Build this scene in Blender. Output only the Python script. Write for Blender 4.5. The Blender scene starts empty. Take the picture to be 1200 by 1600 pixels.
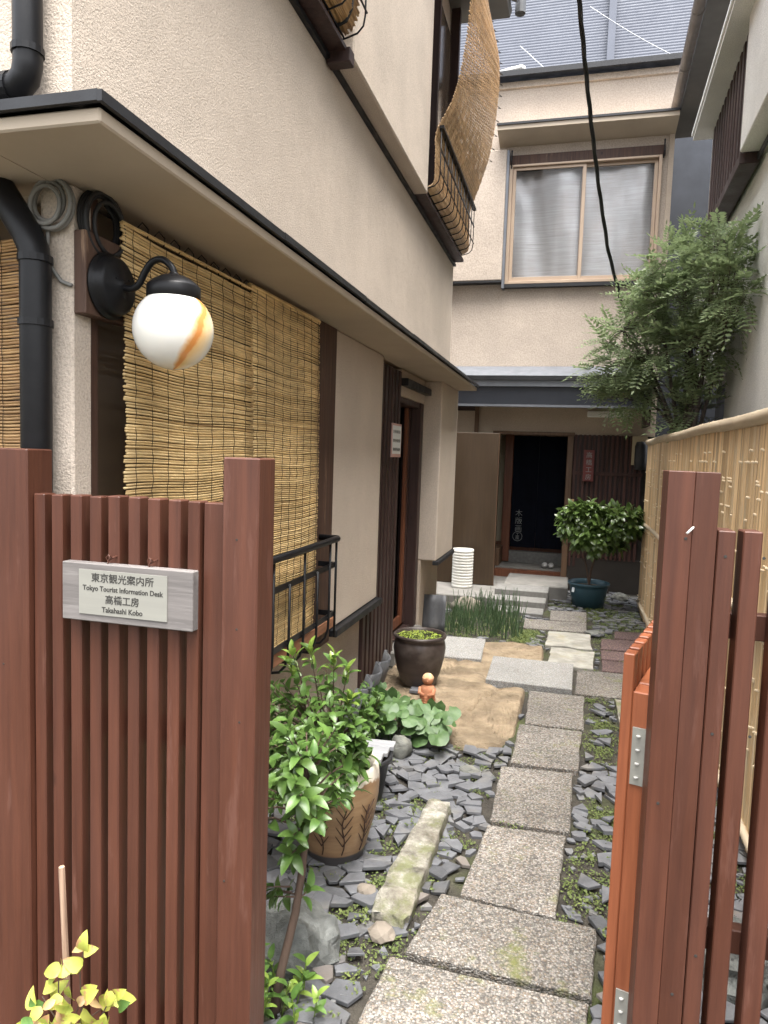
import bpy, bmesh, math, random
from mathutils import Vector, Matrix, noise
random.seed(7)
R_ = random.uniform
rad = math.radians
S = bpy.context.scene
COL = S.collection

# ------------------------------------------------------------------ camera
cam_d = bpy.data.cameras.new("camera")
cam = bpy.data.objects.new("camera", cam_d); COL.objects.link(cam); S.camera = cam
cam_d.sensor_fit = 'VERTICAL'; cam_d.sensor_height = 36.0; cam_d.lens = 24.75
cam_d.clip_start = 0.05; cam_d.clip_end = 500
_yaw, _pit, _rol = 0.2592, 0.0832, 0.0336
_f = Vector((-math.sin(_yaw)*math.cos(_pit), math.cos(_yaw)*math.cos(_pit), -math.sin(_pit)))
_r = Vector((math.cos(_yaw), math.sin(_yaw), 0)); _u = _r.cross(_f)
_c, _s = math.cos(_rol), math.sin(_rol)
_r, _u = _c*_r+_s*_u, -_s*_r+_c*_u
cam.matrix_world = Matrix(((_r.x,_u.x,-_f.x,0),(_r.y,_u.y,-_f.y,0),(_r.z,_u.z,-_f.z,1.6),(0,0,0,1)))

# ------------------------------------------------------------------ sky, sun, exposure
SUN_EL, SUN_AZ = 77.0, 150.0      # azimuth clockwise from +Y
w = bpy.data.worlds.new("World"); S.world = w; w.use_nodes = True
wn, wl = w.node_tree.nodes, w.node_tree.links
bg = wn["Background"]
sky = wn.new("ShaderNodeTexSky"); sky.sky_type = 'NISHITA'; sky.sun_disc = False
sky.sun_elevation = rad(SUN_EL); sky.sun_rotation = rad(SUN_AZ)
sky.air_density = 1.0; sky.dust_density = 6.0; sky.ozone_density = 1.0
hs = wn.new("ShaderNodeHueSaturation"); hs.inputs['Saturation'].default_value = 0.25
wl.new(sky.outputs[0], hs.inputs['Color']); wl.new(hs.outputs[0], bg.inputs[0])
bg.inputs[1].default_value = 0.15
sd = bpy.data.lights.new("sun", 'SUN'); sd.energy = 1.5; sd.angle = rad(45); sd.color = (1, .96, .9)
so = bpy.data.objects.new("sun", sd); COL.objects.link(so)
_sv = Vector((math.sin(rad(SUN_AZ))*math.cos(rad(SUN_EL)), math.cos(rad(SUN_AZ))*math.cos(rad(SUN_EL)), math.sin(rad(SUN_EL))))
so.rotation_euler = _sv.to_track_quat('Z', 'Y').to_euler(); so.location = _sv*30
S.view_settings.view_transform = 'Standard'; S.view_settings.look = 'None'
S.view_settings.exposure = 2.45; S.view_settings.gamma = 1.0
S.view_settings.use_curve_mapping = False

# ------------------------------------------------------------------ materials
def newmat(name):
    m = bpy.data.materials.new(name); m.use_nodes = True
    nt = m.node_tree; b = nt.nodes["Principled BSDF"]
    return m, nt, b
def coords(nt, stretch=(1, 1, 1), rnd=True):
    n, l = nt.nodes, nt.links
    tc = n.new("ShaderNodeTexCoord"); mp = n.new("ShaderNodeMapping"); mp.inputs['Scale'].default_value = stretch
    if rnd:
        oi = n.new("ShaderNodeObjectInfo"); mu = n.new("ShaderNodeMath"); mu.operation = 'MULTIPLY'; mu.inputs[1].default_value = 37.0
        l.new(oi.outputs['Random'], mu.inputs[0])
        ad = n.new("ShaderNodeVectorMath"); ad.operation = 'ADD'
        l.new(tc.outputs['Object'], ad.inputs[0]); l.new(mu.outputs[0], ad.inputs[1]); l.new(ad.outputs[0], mp.inputs['Vector'])
    else:
        l.new(tc.outputs['Object'], mp.inputs['Vector'])
    return mp.outputs[0]
def noise_(nt, vec, scale, detail=5, rough=.6):
    n = nt.nodes.new("ShaderNodeTexNoise"); n.inputs['Scale'].default_value = scale
    n.inputs['Detail'].default_value = detail; n.inputs['Roughness'].default_value = rough
    nt.links.new(vec, n.inputs['Vector']); return n.outputs['Fac']
def ramp(nt, fac, stops):
    r = nt.nodes.new("ShaderNodeValToRGB"); e = r.color_ramp.elements
    while len(e) < len(stops): e.new(.5)
    for i, (p, c) in enumerate(stops):
        e[i].position = p; e[i].color = (c[0], c[1], c[2], 1) if hasattr(c, '__len__') else (c, c, c, 1)
    nt.links.new(fac, r.inputs[0]); return r.outputs[0]
def mixc(nt, fac, a, b, mode='MIX'):
    m = nt.nodes.new("ShaderNodeMix"); m.data_type = 'RGBA'; m.blend_type = mode
    for sck, v in ((m.inputs[0], fac), (m.inputs[6], a), (m.inputs[7], b)):
        if isinstance(v, (int, float)): sck.default_value = v
        elif isinstance(v, tuple): sck.default_value = (v[0], v[1], v[2], 1)
        else: nt.links.new(v, sck)
    return m.outputs[2]
def bump_(nt, b, h, strength=.5, dist=.005, prev=None):
    bp = nt.nodes.new("ShaderNodeBump"); bp.inputs['Strength'].default_value = strength; bp.inputs['Distance'].default_value = dist
    nt.links.new(h, bp.inputs['Height'])
    if prev: nt.links.new(prev, bp.inputs['Normal'])
    nt.links.new(bp.outputs[0], b.inputs['Normal']); return bp.outputs[0]
def randv(nt, col, amt):
    oi = nt.nodes.new("ShaderNodeObjectInfo"); mr = nt.nodes.new("ShaderNodeMapRange")
    mr.inputs[3].default_value = 1-amt; mr.inputs[4].default_value = 1+amt
    nt.links.new(oi.outputs['Random'], mr.inputs[0])
    h = nt.nodes.new("ShaderNodeHueSaturation"); nt.links.new(mr.outputs[0], h.inputs['Value']); nt.links.new(col, h.inputs['Color'])
    return h.outputs[0]
def mat(name, c1, c2=None, rough=.7, scale=6, stretch=(1, 1, 1), bump=0, bscale=80, bdist=.004, metal=0, rnd=0, spec=.4, lo=.3, hi=.7, c3=None, s3=1.2, rvar=0):
    m, nt, b = newmat(name)
    v = coords(nt, stretch)
    c2 = c2 or tuple(x*.8 for x in c1)
    col = ramp(nt, noise_(nt, v, scale), [(lo, c2), (hi, c1)])
    if c3: col = mixc(nt, ramp(nt, noise_(nt, coords(nt), s3, 3), [(.52, 0), (.72, 1)]), col, c3)
    if rnd: col = randv(nt, col, rnd)
    nt.links.new(col, b.inputs['Base Color'])
    b.inputs['Roughness'].default_value = rough; b.inputs['Metallic'].default_value = metal
    b.inputs['Specular IOR Level'].default_value = spec
    if rvar:
        nt.links.new(ramp(nt, noise_(nt, coords(nt), 9), [(.3, max(0, rough-rvar)), (.7, min(1, rough+rvar))]), b.inputs['Roughness'])
    if bump: bump_(nt, b, noise_(nt, v, bscale, 6, .65), bump, bdist)
    return m
def stucco(name, c, coarse=150, strength=.8, dist=.006, streak=.05):
    m, nt, b = newmat(name)
    v = coords(nt, rnd=False)
    d = tuple(x*.84 for x in c)
    col = ramp(nt, noise_(nt, v, 2.2, 6), [(.3, d), (.7, c)])
    gr = noise_(nt, v, coarse, 3, .7)
    col = mixc(nt, 1.0, col, ramp(nt, gr, [(.30, .70), (.60, 1.0)]), 'MULTIPLY')
    st = noise_(nt, coords(nt, (1, 1, .35), False), 1.6, 4)
    col = mixc(nt, 1.0, col, ramp(nt, st, [(.3, 1-streak), (.6, 1.0)]), 'MULTIPLY')
    nt.links.new(col, b.inputs['Base Color']); b.inputs['Roughness'].default_value = .93
    b.inputs['Specular IOR Level'].default_value = .2
    p = bump_(nt, b, gr, strength, dist)
    bump_(nt, b, noise_(nt, v, 7, 4), .3, .02, p)
    return m
def woodm(name, c1, c2, rough=.5, axis=2, gr=1.0, rnd=.08, bump=.25, knots=True, spec=.35, scale=14, wear=None):
    m, nt, b = newmat(name)
    st = [1, 1, 1]; st[axis] = .05
    v = coords(nt, tuple(st))
    g = noise_(nt, v, scale*3, 6, .65)
    col = ramp(nt, g, [(.3, c2), (.68, c1)])
    big = noise_(nt, coords(nt, tuple(.35 if i == axis else 1 for i in range(3))), 5, 4)
    col = mixc(nt, 1.0, col, ramp(nt, big, [(.3, .86), (.7, 1.06)]), 'MULTIPLY')
    if knots:
        vo = nt.nodes.new("ShaderNodeTexVoronoi"); vo.inputs['Scale'].default_value = 5.5
        nt.links.new(coords(nt, tuple(.55 if i == axis else 1 for i in range(3))), vo.inputs['Vector'])
        k = ramp(nt, vo.outputs['Distance'], [(.03, 1), (.075, 0)])
        col = mixc(nt, k, col, tuple(x*.55 for x in c2))
    if wear:
        wv = noise_(nt, coords(nt, tuple(.12 if i == axis else 1 for i in range(3))), 22, 5, .7)
        col = mixc(nt, ramp(nt, wv, [(.6, 0), (.72, 1)]), col, wear)
    if rnd: col = randv(nt, col, rnd)
    nt.links.new(col, b.inputs['Base Color'])
    nt.links.new(ramp(nt, big, [(.3, max(.1, rough-.12)), (.7, min(1, rough+.1))]), b.inputs['Roughness'])
    b.inputs['Specular IOR Level'].default_value = spec
    if bump: bump_(nt, b, g, bump, .003)
    return m
def aggregate(name, light, dark, scale=95, strength=.9, moss=0, stain=.35):
    m, nt, b = newmat(name)
    v = coords(nt)
    vo = nt.nodes.new("ShaderNodeTexVoronoi"); vo.inputs['Scale'].default_value = scale; nt.links.new(v, vo.inputs['Vector'])
    sep = nt.nodes.new("ShaderNodeSeparateColor"); nt.links.new(vo.outputs['Color'], sep.inputs[0])
    col = ramp(nt, sep.outputs[0], [(.0, dark), (.35, tuple((a+c)/2*.9 for a, c in zip(light, dark))), (.7, light), (1., tuple(min(.75, x*1.45) for x in light))])
    hue = nt.nodes.new("ShaderNodeMix"); 
    col = mixc(nt, ramp(nt, sep.outputs[1], [(.6, 0), (.9, .45)]), col, (.34, .25, .17))
    col = mixc(nt, 1.0, col, ramp(nt, vo.outputs['Distance'], [(.25, 1.0), (.75, .60)]), 'MULTIPLY')
    sn = noise_(nt, v, 3.3, 6)
    col = mixc(nt, 1.0, col, ramp(nt, sn, [(.3, 1-stain), (.65, 1.05)]), 'MULTIPLY')
    if moss: col = mixc(nt, ramp(nt, noise_(nt, v, 6, 7, .7), [(.62-moss, 0), (.75-moss, .85)]), col, (.16, .17, .05))
    nt.links.new(randv(nt, col, .10), b.inputs['Base Color']); b.inputs['Roughness'].default_value = .88
    b.inputs['Specular IOR Level'].default_value = .3
    inv = ramp(nt, vo.outputs['Distance'], [(0, 1), (.8, 0)])
    bump_(nt, b, inv, strength, .006)
    return m
def leafm(name, c1, c2, rough=.32, trans=.25, edge=None, rnd=.18):
    m, nt, b = newmat(name)
    v = coords(nt)
    col = ramp(nt, noise_(nt, v, 22, 3), [(.3, c2), (.7, c1)])
    if edge: col = mixc(nt, ramp(nt, noise_(nt, v, 34, 4), [(.54, 0), (.64, 1)]), col, edge)
    nt.links.new(randv(nt, col, rnd), b.inputs['Base Color'])
    b.inputs['Roughness'].default_value = rough; b.inputs['Specular IOR Level'].default_value = .5
    tr = nt.nodes.new("ShaderNodeBsdfTranslucent"); nt.links.new(col, tr.inputs['Color'])
    mx = nt.nodes.new("ShaderNodeMixShader"); mx.inputs[0].default_value = trans
    nt.links.new(b.outputs[0], mx.inputs[1]); nt.links.new(tr.outputs[0], mx.inputs[2])
    nt.links.new(mx.outputs[0], nt.nodes["Material Output"].inputs[0])
    return m

M = {}
M['stucco'] = stucco('stucco_beige', (.63, .54, .45))
M['stucco2'] = stucco('stucco_smooth', (.55, .46, .37), 220, .25, .003)
M['stucco_back'] = stucco('stucco_back', (.51, .435, .365), 60, .35, .005)
M['stucco_white'] = stucco('stucco_white', (.82, .81, .77), 130, .6, .006, .05)
M['soffit'] = mat('soffit_paint', (.42, .35, .275), (.37, .31, .24), .9, 3, bump=.15, bscale=40)
M['black_metal'] = mat('black_metal', (.010, .010, .011), (.007, .007, .008), .38, 30, bump=.05, rnd=.1, spec=.22)
M['flashing'] = mat('dark_flashing', (.014, .015, .017), (.009, .009, .011), .5, 12, bump=.15, bscale=25, rvar=.12)
M['grey_metal'] = mat('grey_flashing', (.15, .16, .18), (.11, .12, .135), .5, 5, metal=.2, rvar=.1)
M['navy_band'] = mat('navy_band', (.015, .018, .026), (.011, .013, .019), .5, 4, rvar=.1)
M['gatewood'] = woodm('painted_gate_wood', (.088, .031, .0175), (.054, .019, .0115), .5, 2, rnd=.12, bump=.6, wear=(.10, .043, .030))
M['leafwood'] = woodm('orange_gate_wood', (.27, .085, .036), (.155, .045, .019), .45, 2, rnd=.1, bump=.3)
M['leafwood_h'] = woodm('orange_rail_wood', (.31, .10, .042), (.19, .057, .024), .45, 1, rnd=.1, bump=.3)
M['oldwood'] = woodm('weathered_dark_wood', (.082, .043, .029), (.04, .021, .015), .65, 2, rnd=.1, bump=.6, wear=(.19, .125, .085))
M['boardwood'] = woodm('worn_board_wood', (.10, .055, .037), (.05, .028, .02), .7, 2, rnd=0, bump=.6, wear=(.26, .17, .11), scale=9)
M['sillwood'] = woodm('sill_wood', (.36, .17, .09), (.20, .085, .045), .6, 1, rnd=0, bump=.4, wear=(.45, .30, .2))
M['slatwood'] = woodm('dark_screen_wood', (.058, .032, .028), (.03, .017, .015), .5, 2, rnd=.18, bump=.4)
M['backslat'] = woodm('entrance_slat_wood', (.10, .045, .036), (.05, .024, .02), .6, 2, rnd=.2, bump=.4)
M['jambwood'] = woodm('jamb_wood', (.16, .095, .055), (.09, .05, .028), .55, 2, rnd=.05)
M['doorwood'] = woodm('brown_door_panel', (.058, .036, .019), (.042, .026, .014), .5, 2, rnd=0, bump=.1, knots=False)
M['redwood'] = woodm('reddish_wood', (.19, .068, .032), (.11, .04, .02), .5, 2, rnd=.1)
M['reed'] = None
def reedm(name, c1, c2, dark):
    m, nt, b = newmat(name)
    v = coords(nt, (1.2, 1.2, 165), False)
    n1 = noise_(nt, v, 1.0, 2, .5)
    col = ramp(nt, n1, [(.22, dark), (.36, c2), (.62, c1), (.85, tuple(min(1, x*1.25) for x in c1))])
    n2 = noise_(nt, coords(nt, (14, 14, 60), False), 1.0, 4, .6)
    col = mixc(nt, 1.0, col, ramp(nt, n2, [(.3, .72), (.6, 1.05)]), 'MULTIPLY')
    n3 = noise_(nt, coords(nt, (1.6, 1.6, 2.5), False), 1.6, 4, .6)
    col = mixc(nt, 1.0, col, ramp(nt, n3, [(.3, .75), (.65, 1.1)]), 'MULTIPLY')
    nt.links.new(col, b.inputs['Base Color']); b.inputs['Roughness'].default_value = .48
    b.inputs['Specular IOR Level'].default_value = .45
    bump_(nt, b, n2, .3, .002)
    return m
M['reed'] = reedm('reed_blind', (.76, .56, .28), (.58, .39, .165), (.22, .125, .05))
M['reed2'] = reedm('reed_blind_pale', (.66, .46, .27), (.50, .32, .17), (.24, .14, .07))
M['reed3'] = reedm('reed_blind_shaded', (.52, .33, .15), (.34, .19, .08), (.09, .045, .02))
M['string'] = mat('dark_twine', (.03, .022, .016), rough=.9)
M['bamboo'] = mat('split_bamboo', (.62, .44, .25), (.44, .29, .15), .42, 9, (1, 1, .06), .2, 60, .002, rnd=.3, c3=(.52, .42, .28), s3=3, spec=.5)
M['bamboo_cap'] = mat('bamboo_cap', (.60, .50, .37), (.42, .33, .22), .5, 9, (1, .15, 1), .3, 20, .003, rnd=.05)
M['node'] = mat('bamboo_node', (.74, .62, .44), (.6, .47, .3), .5, 20)
M['paver'] = aggregate('exposed_aggregate_paver', (.325, .305, .275), (.125, .114, .10), 150, .8, .04)
M['paver_pale'] = aggregate('granite_paver', (.40, .40, .385), (.25, .25, .243), 260, .35, 0, .15)
M['paver_purple'] = aggregate('purple_paver', (.16, .105, .105), (.075, .05, .052), 160, .5, 0, .3)
M['paver_stone'] = mat('flat_stone', (.40, .385, .335), (.22, .21, .18), .85, 9, bump=.6, bscale=30, bdist=.012, c3=(.30, .27, .19), s3=5)
M['step'] = mat('granite_step', (.215, .21, .195), (.145, .14, .13), .85, 25, bump=.25, bscale=150, c3=(.15, .145, .13), s3=3)
M['concrete'] = mat('concrete', (.22, .21, .19), (.15, .143, .13), .88, 7, bump=.35, bscale=60, c3=(.2, .19, .17), s3=2.5)
M['sandrock'] = mat('tan_sandstone', (.40, .31, .205), (.20, .15, .095), .9, 7, bump=1.0, bscale=34, bdist=.03, c3=(.17, .13, .085), s3=4.5)
M['slate'] = mat('slate_chip', (.135, .138, .146), (.078, .08, .086), .55, 14, bump=.5, bscale=45, bdist=.005, rnd=.38, c3=(.155, .148, .135), s3=6, rvar=.12, spec=.5)
def _stray(m):
    nt = m.node_tree; b = nt.nodes["Principled BSDF"]; lk = b.inputs['Base Color'].links[0].from_socket
    oi = nt.nodes.new("ShaderNodeObjectInfo")
    nt.links.new(mixc(nt, ramp(nt, oi.outputs['Random'], [(.86, 0), (.92, .55)]), lk, (.15, .115, .085)), b.inputs['Base Color'])
_stray(M['slate'])
M['soil'] = mat('damp_soil', (.075, .066, .052), (.032, .028, .023), .95, 14, bump=1, bscale=60, bdist=.02, c3=(.07, .085, .025), s3=1.8)
M['moss'] = leafm('moss_leaf', (.175, .215, .06), (.08, .115, .032), .65, .25)
M['boulder'] = mat('grey_boulder', (.15, .155, .145), (.055, .06, .057), .75, 9, bump=.8, bscale=16, bdist=.03, c3=(.24, .25, .235), s3=7)
M['pebble'] = mat('garden_stone', (.20, .205, .18), (.10, .10, .09), .75, 7, (1, 1, 3), .6, 22, .015, c3=(.27, .26, .21), s3=4)
M['mossrock'] = None
M['buff'] = mat('buff_stone', (.25, .215, .175), (.17, .145, .115), .85, 12, bump=.5, bscale=40)
def mossrock():
    m, nt, b = newmat('mossy_kerbstone'); v = coords(nt)
    base = ramp(nt, noise_(nt, v, 11, 6, .7), [(.32, (.10, .09, .07)), (.5, (.30, .28, .23)), (.68, (.55, .53, .47))])
    tan = mixc(nt, ramp(nt, noise_(nt, v, 3.1, 3), [(.5, 0), (.65, .45)]), base, (.26, .215, .155))
    col = mixc(nt, ramp(nt, noise_(nt, v, 6.5, 6, .7), [(.46, 0), (.58, .75)]), tan, (.17, .185, .07))
    nt.links.new(col, b.inputs['Base Color']); b.inputs['Roughness'].default_value = .95
    bump_(nt, b, noise_(nt, v, 38, 6, .7), 1.0, .025); return m
M['mossrock'] = mossrock()
M['leaf'] = leafm('glossy_leaf', (.115, .20, .045), (.055, .118, .025), .36, .25, rnd=.28)
M['leaf_yg'] = leafm('young_leaf', (.27, .37, .075), (.16, .27, .045), .3, .35)
M['leaf_dark'] = leafm('camellia_leaf', (.115, .175, .045), (.055, .10, .022), .3, .18)
M['leaf_farf'] = leafm('broad_leaf', (.12, .205, .07), (.065, .13, .042), .46, .22)
M['leaf_tree'] = leafm('tree_leaflet', (.275, .335, .175), (.155, .215, .10), .42, .42)
M['leaf_yellow'] = leafm('yellowing_leaf', (.50, .49, .10), (.30, .37, .06), .55, .35, edge=(.40, .22, .11))
M['leaf_brown'] = leafm('withered_leaf', (.46, .28, .17), (.48, .38, .13), .6, .3, edge=(.4, .2, .1))
M['rush'] = leafm('horsetail_stem', (.075, .125, .05), (.035, .07, .03), .5, .1)
M['bark'] = mat('brown_bark', (.13, .085, .062), (.06, .04, .03), .9, 20, (1, 1, .2), .8, 60, .004)
M['bark_grey'] = mat('grey_bark', (.12, .10, .085), (.055, .045, .038), .9, 20, (1, 1, .2), .8, 60, .004)
M['ceramic'] = None
M['darkpot'] = mat('dark_glazed_pot', (.058, .042, .036), (.034, .026, .023), .42, 5, (1, 1, 3), .2, 20, .004, rvar=.12, c3=(.09, .075, .065), s3=6)
M['bluepot'] = mat('blue_plastic_pot', (.034, .078, .102), (.025, .06, .08), .45, 5, bump=.1, bscale=20, rvar=.1)
M['blacktub'] = mat('black_tub', (.03, .031, .033), (.02, .02, .022), .5, 6, rvar=.1)
M['greyboard'] = woodm('grey_weathered_plank', (.33, .335, .34), (.22, .225, .235), .75, 0, rnd=.08, bump=.5, knots=False)
M['terracotta'] = mat('terracotta', (.52, .235, .125), (.38, .16, .085), .85, 25, bump=.5, bscale=90)
M['rooftile'] = mat('grey_roof_tile', (.085, .088, .094), (.055, .057, .062), .5, 12, (1, 1, .5), .3, 50, .003, rnd=.12, rvar=.12, c3=(.13, .13, .13), s3=5)
M['plastic_white'] = mat('white_ceramic', (.74, .73, .68), (.66, .65, .60), .45, 8)
M['steel'] = mat('brushed_steel', (.33, .325, .29), (.27, .265, .24), .35, 20, (.04, 1, 1), .1, 60, .001, metal=.35)
M['plaqueboard'] = woodm('silvered_board', (.175, .16, .152), (.11, .10, .095), .6, 0, rnd=0, bump=.5, knots=False, scale=18, wear=(.22, .205, .195))
M['ink'] = mat('engraved_ink', (.03, .028, .025), rough=.8)
M['whitepaint'] = mat('white_lettering', (.30, .31, .30), rough=.8)
M['noren'] = mat('indigo_cloth', (.007, .0085, .015), (.005, .006, .010), .95, 5, bump=.2, bscale=300, spec=.1)
M['signred'] = mat('red_brown_sign', (.17, .038, .035), (.12, .028, .026), .5, 8)
M['paper'] = mat('paper_notice', (.72, .76, .76), (.66, .70, .71), .7, 5)
M['pinkedge'] = mat('pink_edge', (.62, .40, .36), rough=.7)
M['brass'] = mat('brass_plate', (.60, .42, .20), rough=.4, metal=.5)
M['lampwhite'] = mat('lamp_housing', (.80, .81, .80), (.74, .75, .74), .5, 4)
M['alu_tan'] = mat('tan_aluminium', (.42, .32, .235), (.36, .27, .20), .45, 4, metal=.25)
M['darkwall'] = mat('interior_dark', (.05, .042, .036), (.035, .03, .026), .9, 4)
M['cream'] = mat('interior_cream', (.55, .47, .32), (.5, .42, .28), .85, 4)
M['gap'] = mat('shaded_gap_wall', (.06, .066, .08), (.045, .05, .06), .9, 4)  # dark navy tone carries the shade of the gap and the recess
M['siding'] = mat('corrugated_siding', (.115, .127, .16), (.095, .105, .135), .55, 2, rvar=.1)
M['galv'] = mat('galvanised_pipe', (.62, .61, .58), (.5, .49, .47), .4, 8, metal=.4)
M['rope'] = mat('pale_cord', (.42, .43, .45), rough=.8)
M['cable'] = mat('black_cable', (.016, .016, .017), rough=.6)
M['cable_grey'] = mat('grey_cable', (.22, .215, .20), (.15, .15, .14), .6, 8)
M['gutter'] = mat('brown_gutter', (.20, .175, .16), (.15, .13, .12), .5, 5, rvar=.1)
M['soffit_r'] = mat('right_eave', (.17, .165, .16), (.13, .125, .12), .8, 4)
M['shoe'] = mat('pale_shoe', (.48, .47, .46), rough=.8)
M['stake'] = woodm('bare_stake', (.40, .27, .19), (.20, .125, .085), .8, 2, rnd=0, bump=.6, knots=False, scale=40)
M['algae'] = leafm('floating_fern', (.42, .50, .07), (.26, .36, .05), .5, .3)
M['water'] = mat('dark_water', (.02, .022, .018), rough=.05, spec=.5)

def glassm(name, tint, rough=.05, alpha=.35):
    m, nt, b = newmat(name)
    b.inputs['Base Color'].default_value = (*tint, 1); b.inputs['Roughness'].default_value = rough
    b.inputs['Specular IOR Level'].default_value = .8; b.inputs['Alpha'].default_value = alpha
    return m
M['glass'] = glassm('window_glass', (.06, .065, .07), .03, .14)
M['darkglass'] = mat('brown_window_glass', (.11, .08, .055), (.085, .062, .043), .12, 2, spec=.6)
def foil():
    m, nt, b = newmat('silver_insulating_curtain'); v = coords(nt, rnd=False)
    col = ramp(nt, noise_(nt, coords(nt, (1.2, 1, 30), False), 2, 4), [(.3, (.42, .41, .40)), (.7, (.58, .58, .585))])
    pat = ramp(nt, noise_(nt, coords(nt, (1, 1, .6), False), 1.7, 4), [(.45, 0), (.7, .45)])
    col = mixc(nt, pat, col, (.42, .34, .29))
    nt.links.new(col, b.inputs['Base Color']); b.inputs['Metallic'].default_value = .55; b.inputs['Roughness'].default_value = .36
    bump_(nt, b, noise_(nt, coords(nt, (1, 1, 40), False), 4, 3), .25, .004); return m
M['foil'] = foil()
def globem():
    m, nt, b = newmat('opal_glass_globe')
    def mth(op, x, y, z=None):
        n = nt.nodes.new("ShaderNodeMath"); n.operation = op
        for i, v in enumerate((x, y, z)):
            if v is None: continue
            if isinstance(v, (int, float)): n.inputs[i].default_value = v
            else: nt.links.new(v, n.inputs[i])
        return n.outputs[0]
    tc = nt.nodes.new("ShaderNodeTexCoord"); sp = nt.nodes.new("ShaderNodeSeparateXYZ"); nt.links.new(tc.outputs['Object'], sp.inputs[0])
    nz = noise_(nt, tc.outputs['Object'], 16, 3)
    az = mth('ARCTAN2', sp.outputs[1], sp.outputs[0])
    d = mth('SUBTRACT', az, mth('MULTIPLY_ADD', sp.outputs[2], 5.2, -.32))
    d = mth('MULTIPLY_ADD', mth('SUBTRACT', nz, .5), .42, d)
    mr = nt.nodes.new("ShaderNodeMapRange"); mr.inputs[1].default_value = -.7; mr.inputs[2].default_value = .9; nt.links.new(d, mr.inputs[0])
    W = (.76, .74, .68)
    col = ramp(nt, mr.outputs[0], [(.0, W), (.27, W), (.36, (.70, .46, .24)), (.41, (.62, .26, .075)), (.50, (.66, .27, .075)), (.55, (.80, .52, .22)), (.72, (.82, .66, .42)), (.95, W)])
    nt.links.new(col, b.inputs['Base Color']); b.inputs['Roughness'].default_value = .12
    b.inputs['Subsurface Weight'].default_value = .3; b.inputs['Subsurface Radius'].default_value = (.05, .04, .03); b.inputs['Subsurface Scale'].default_value = .3
    return m
M['globe'] = globem()
def ceramicm():
    m, nt, b = newmat('brown_stoneware'); v = coords(nt, rnd=False)
    col = ramp(nt, noise_(nt, coords(nt, (1, 1, 5), False), 4, 5), [(.3, (.20, .115, .06)), (.55, (.30, .19, .10)), (.75, (.38, .27, .16))])
    sp = nt.nodes.new("ShaderNodeSeparateXYZ"); nt.links.new(v, sp.inputs[0])
    nz = noise_(nt, v, 9, 4)
    ad = nt.nodes.new("ShaderNodeMath"); ad.operation = 'MULTIPLY_ADD'; ad.inputs[1].default_value = .16; nt.links.new(nz, ad.inputs[0]); nt.links.new(sp.outputs[2], ad.inputs[2])
    col = mixc(nt, ramp(nt, ad.outputs[0], [(.415, 0), (.425, 1)]), col, (.62, .57, .48))
    col = mixc(nt, ramp(nt, sp.outputs[2], [(.055, 1), (.06, 0)]), col, (.05, .045, .045))
    nt.links.new(col, b.inputs['Base Color']); b.inputs['Roughness'].default_value = .4
    bump_(nt, b, noise_(nt, coords(nt, (1, 1, 8), False), 20, 4), .2, .004); return m
M['ceramic'] = ceramicm()

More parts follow.
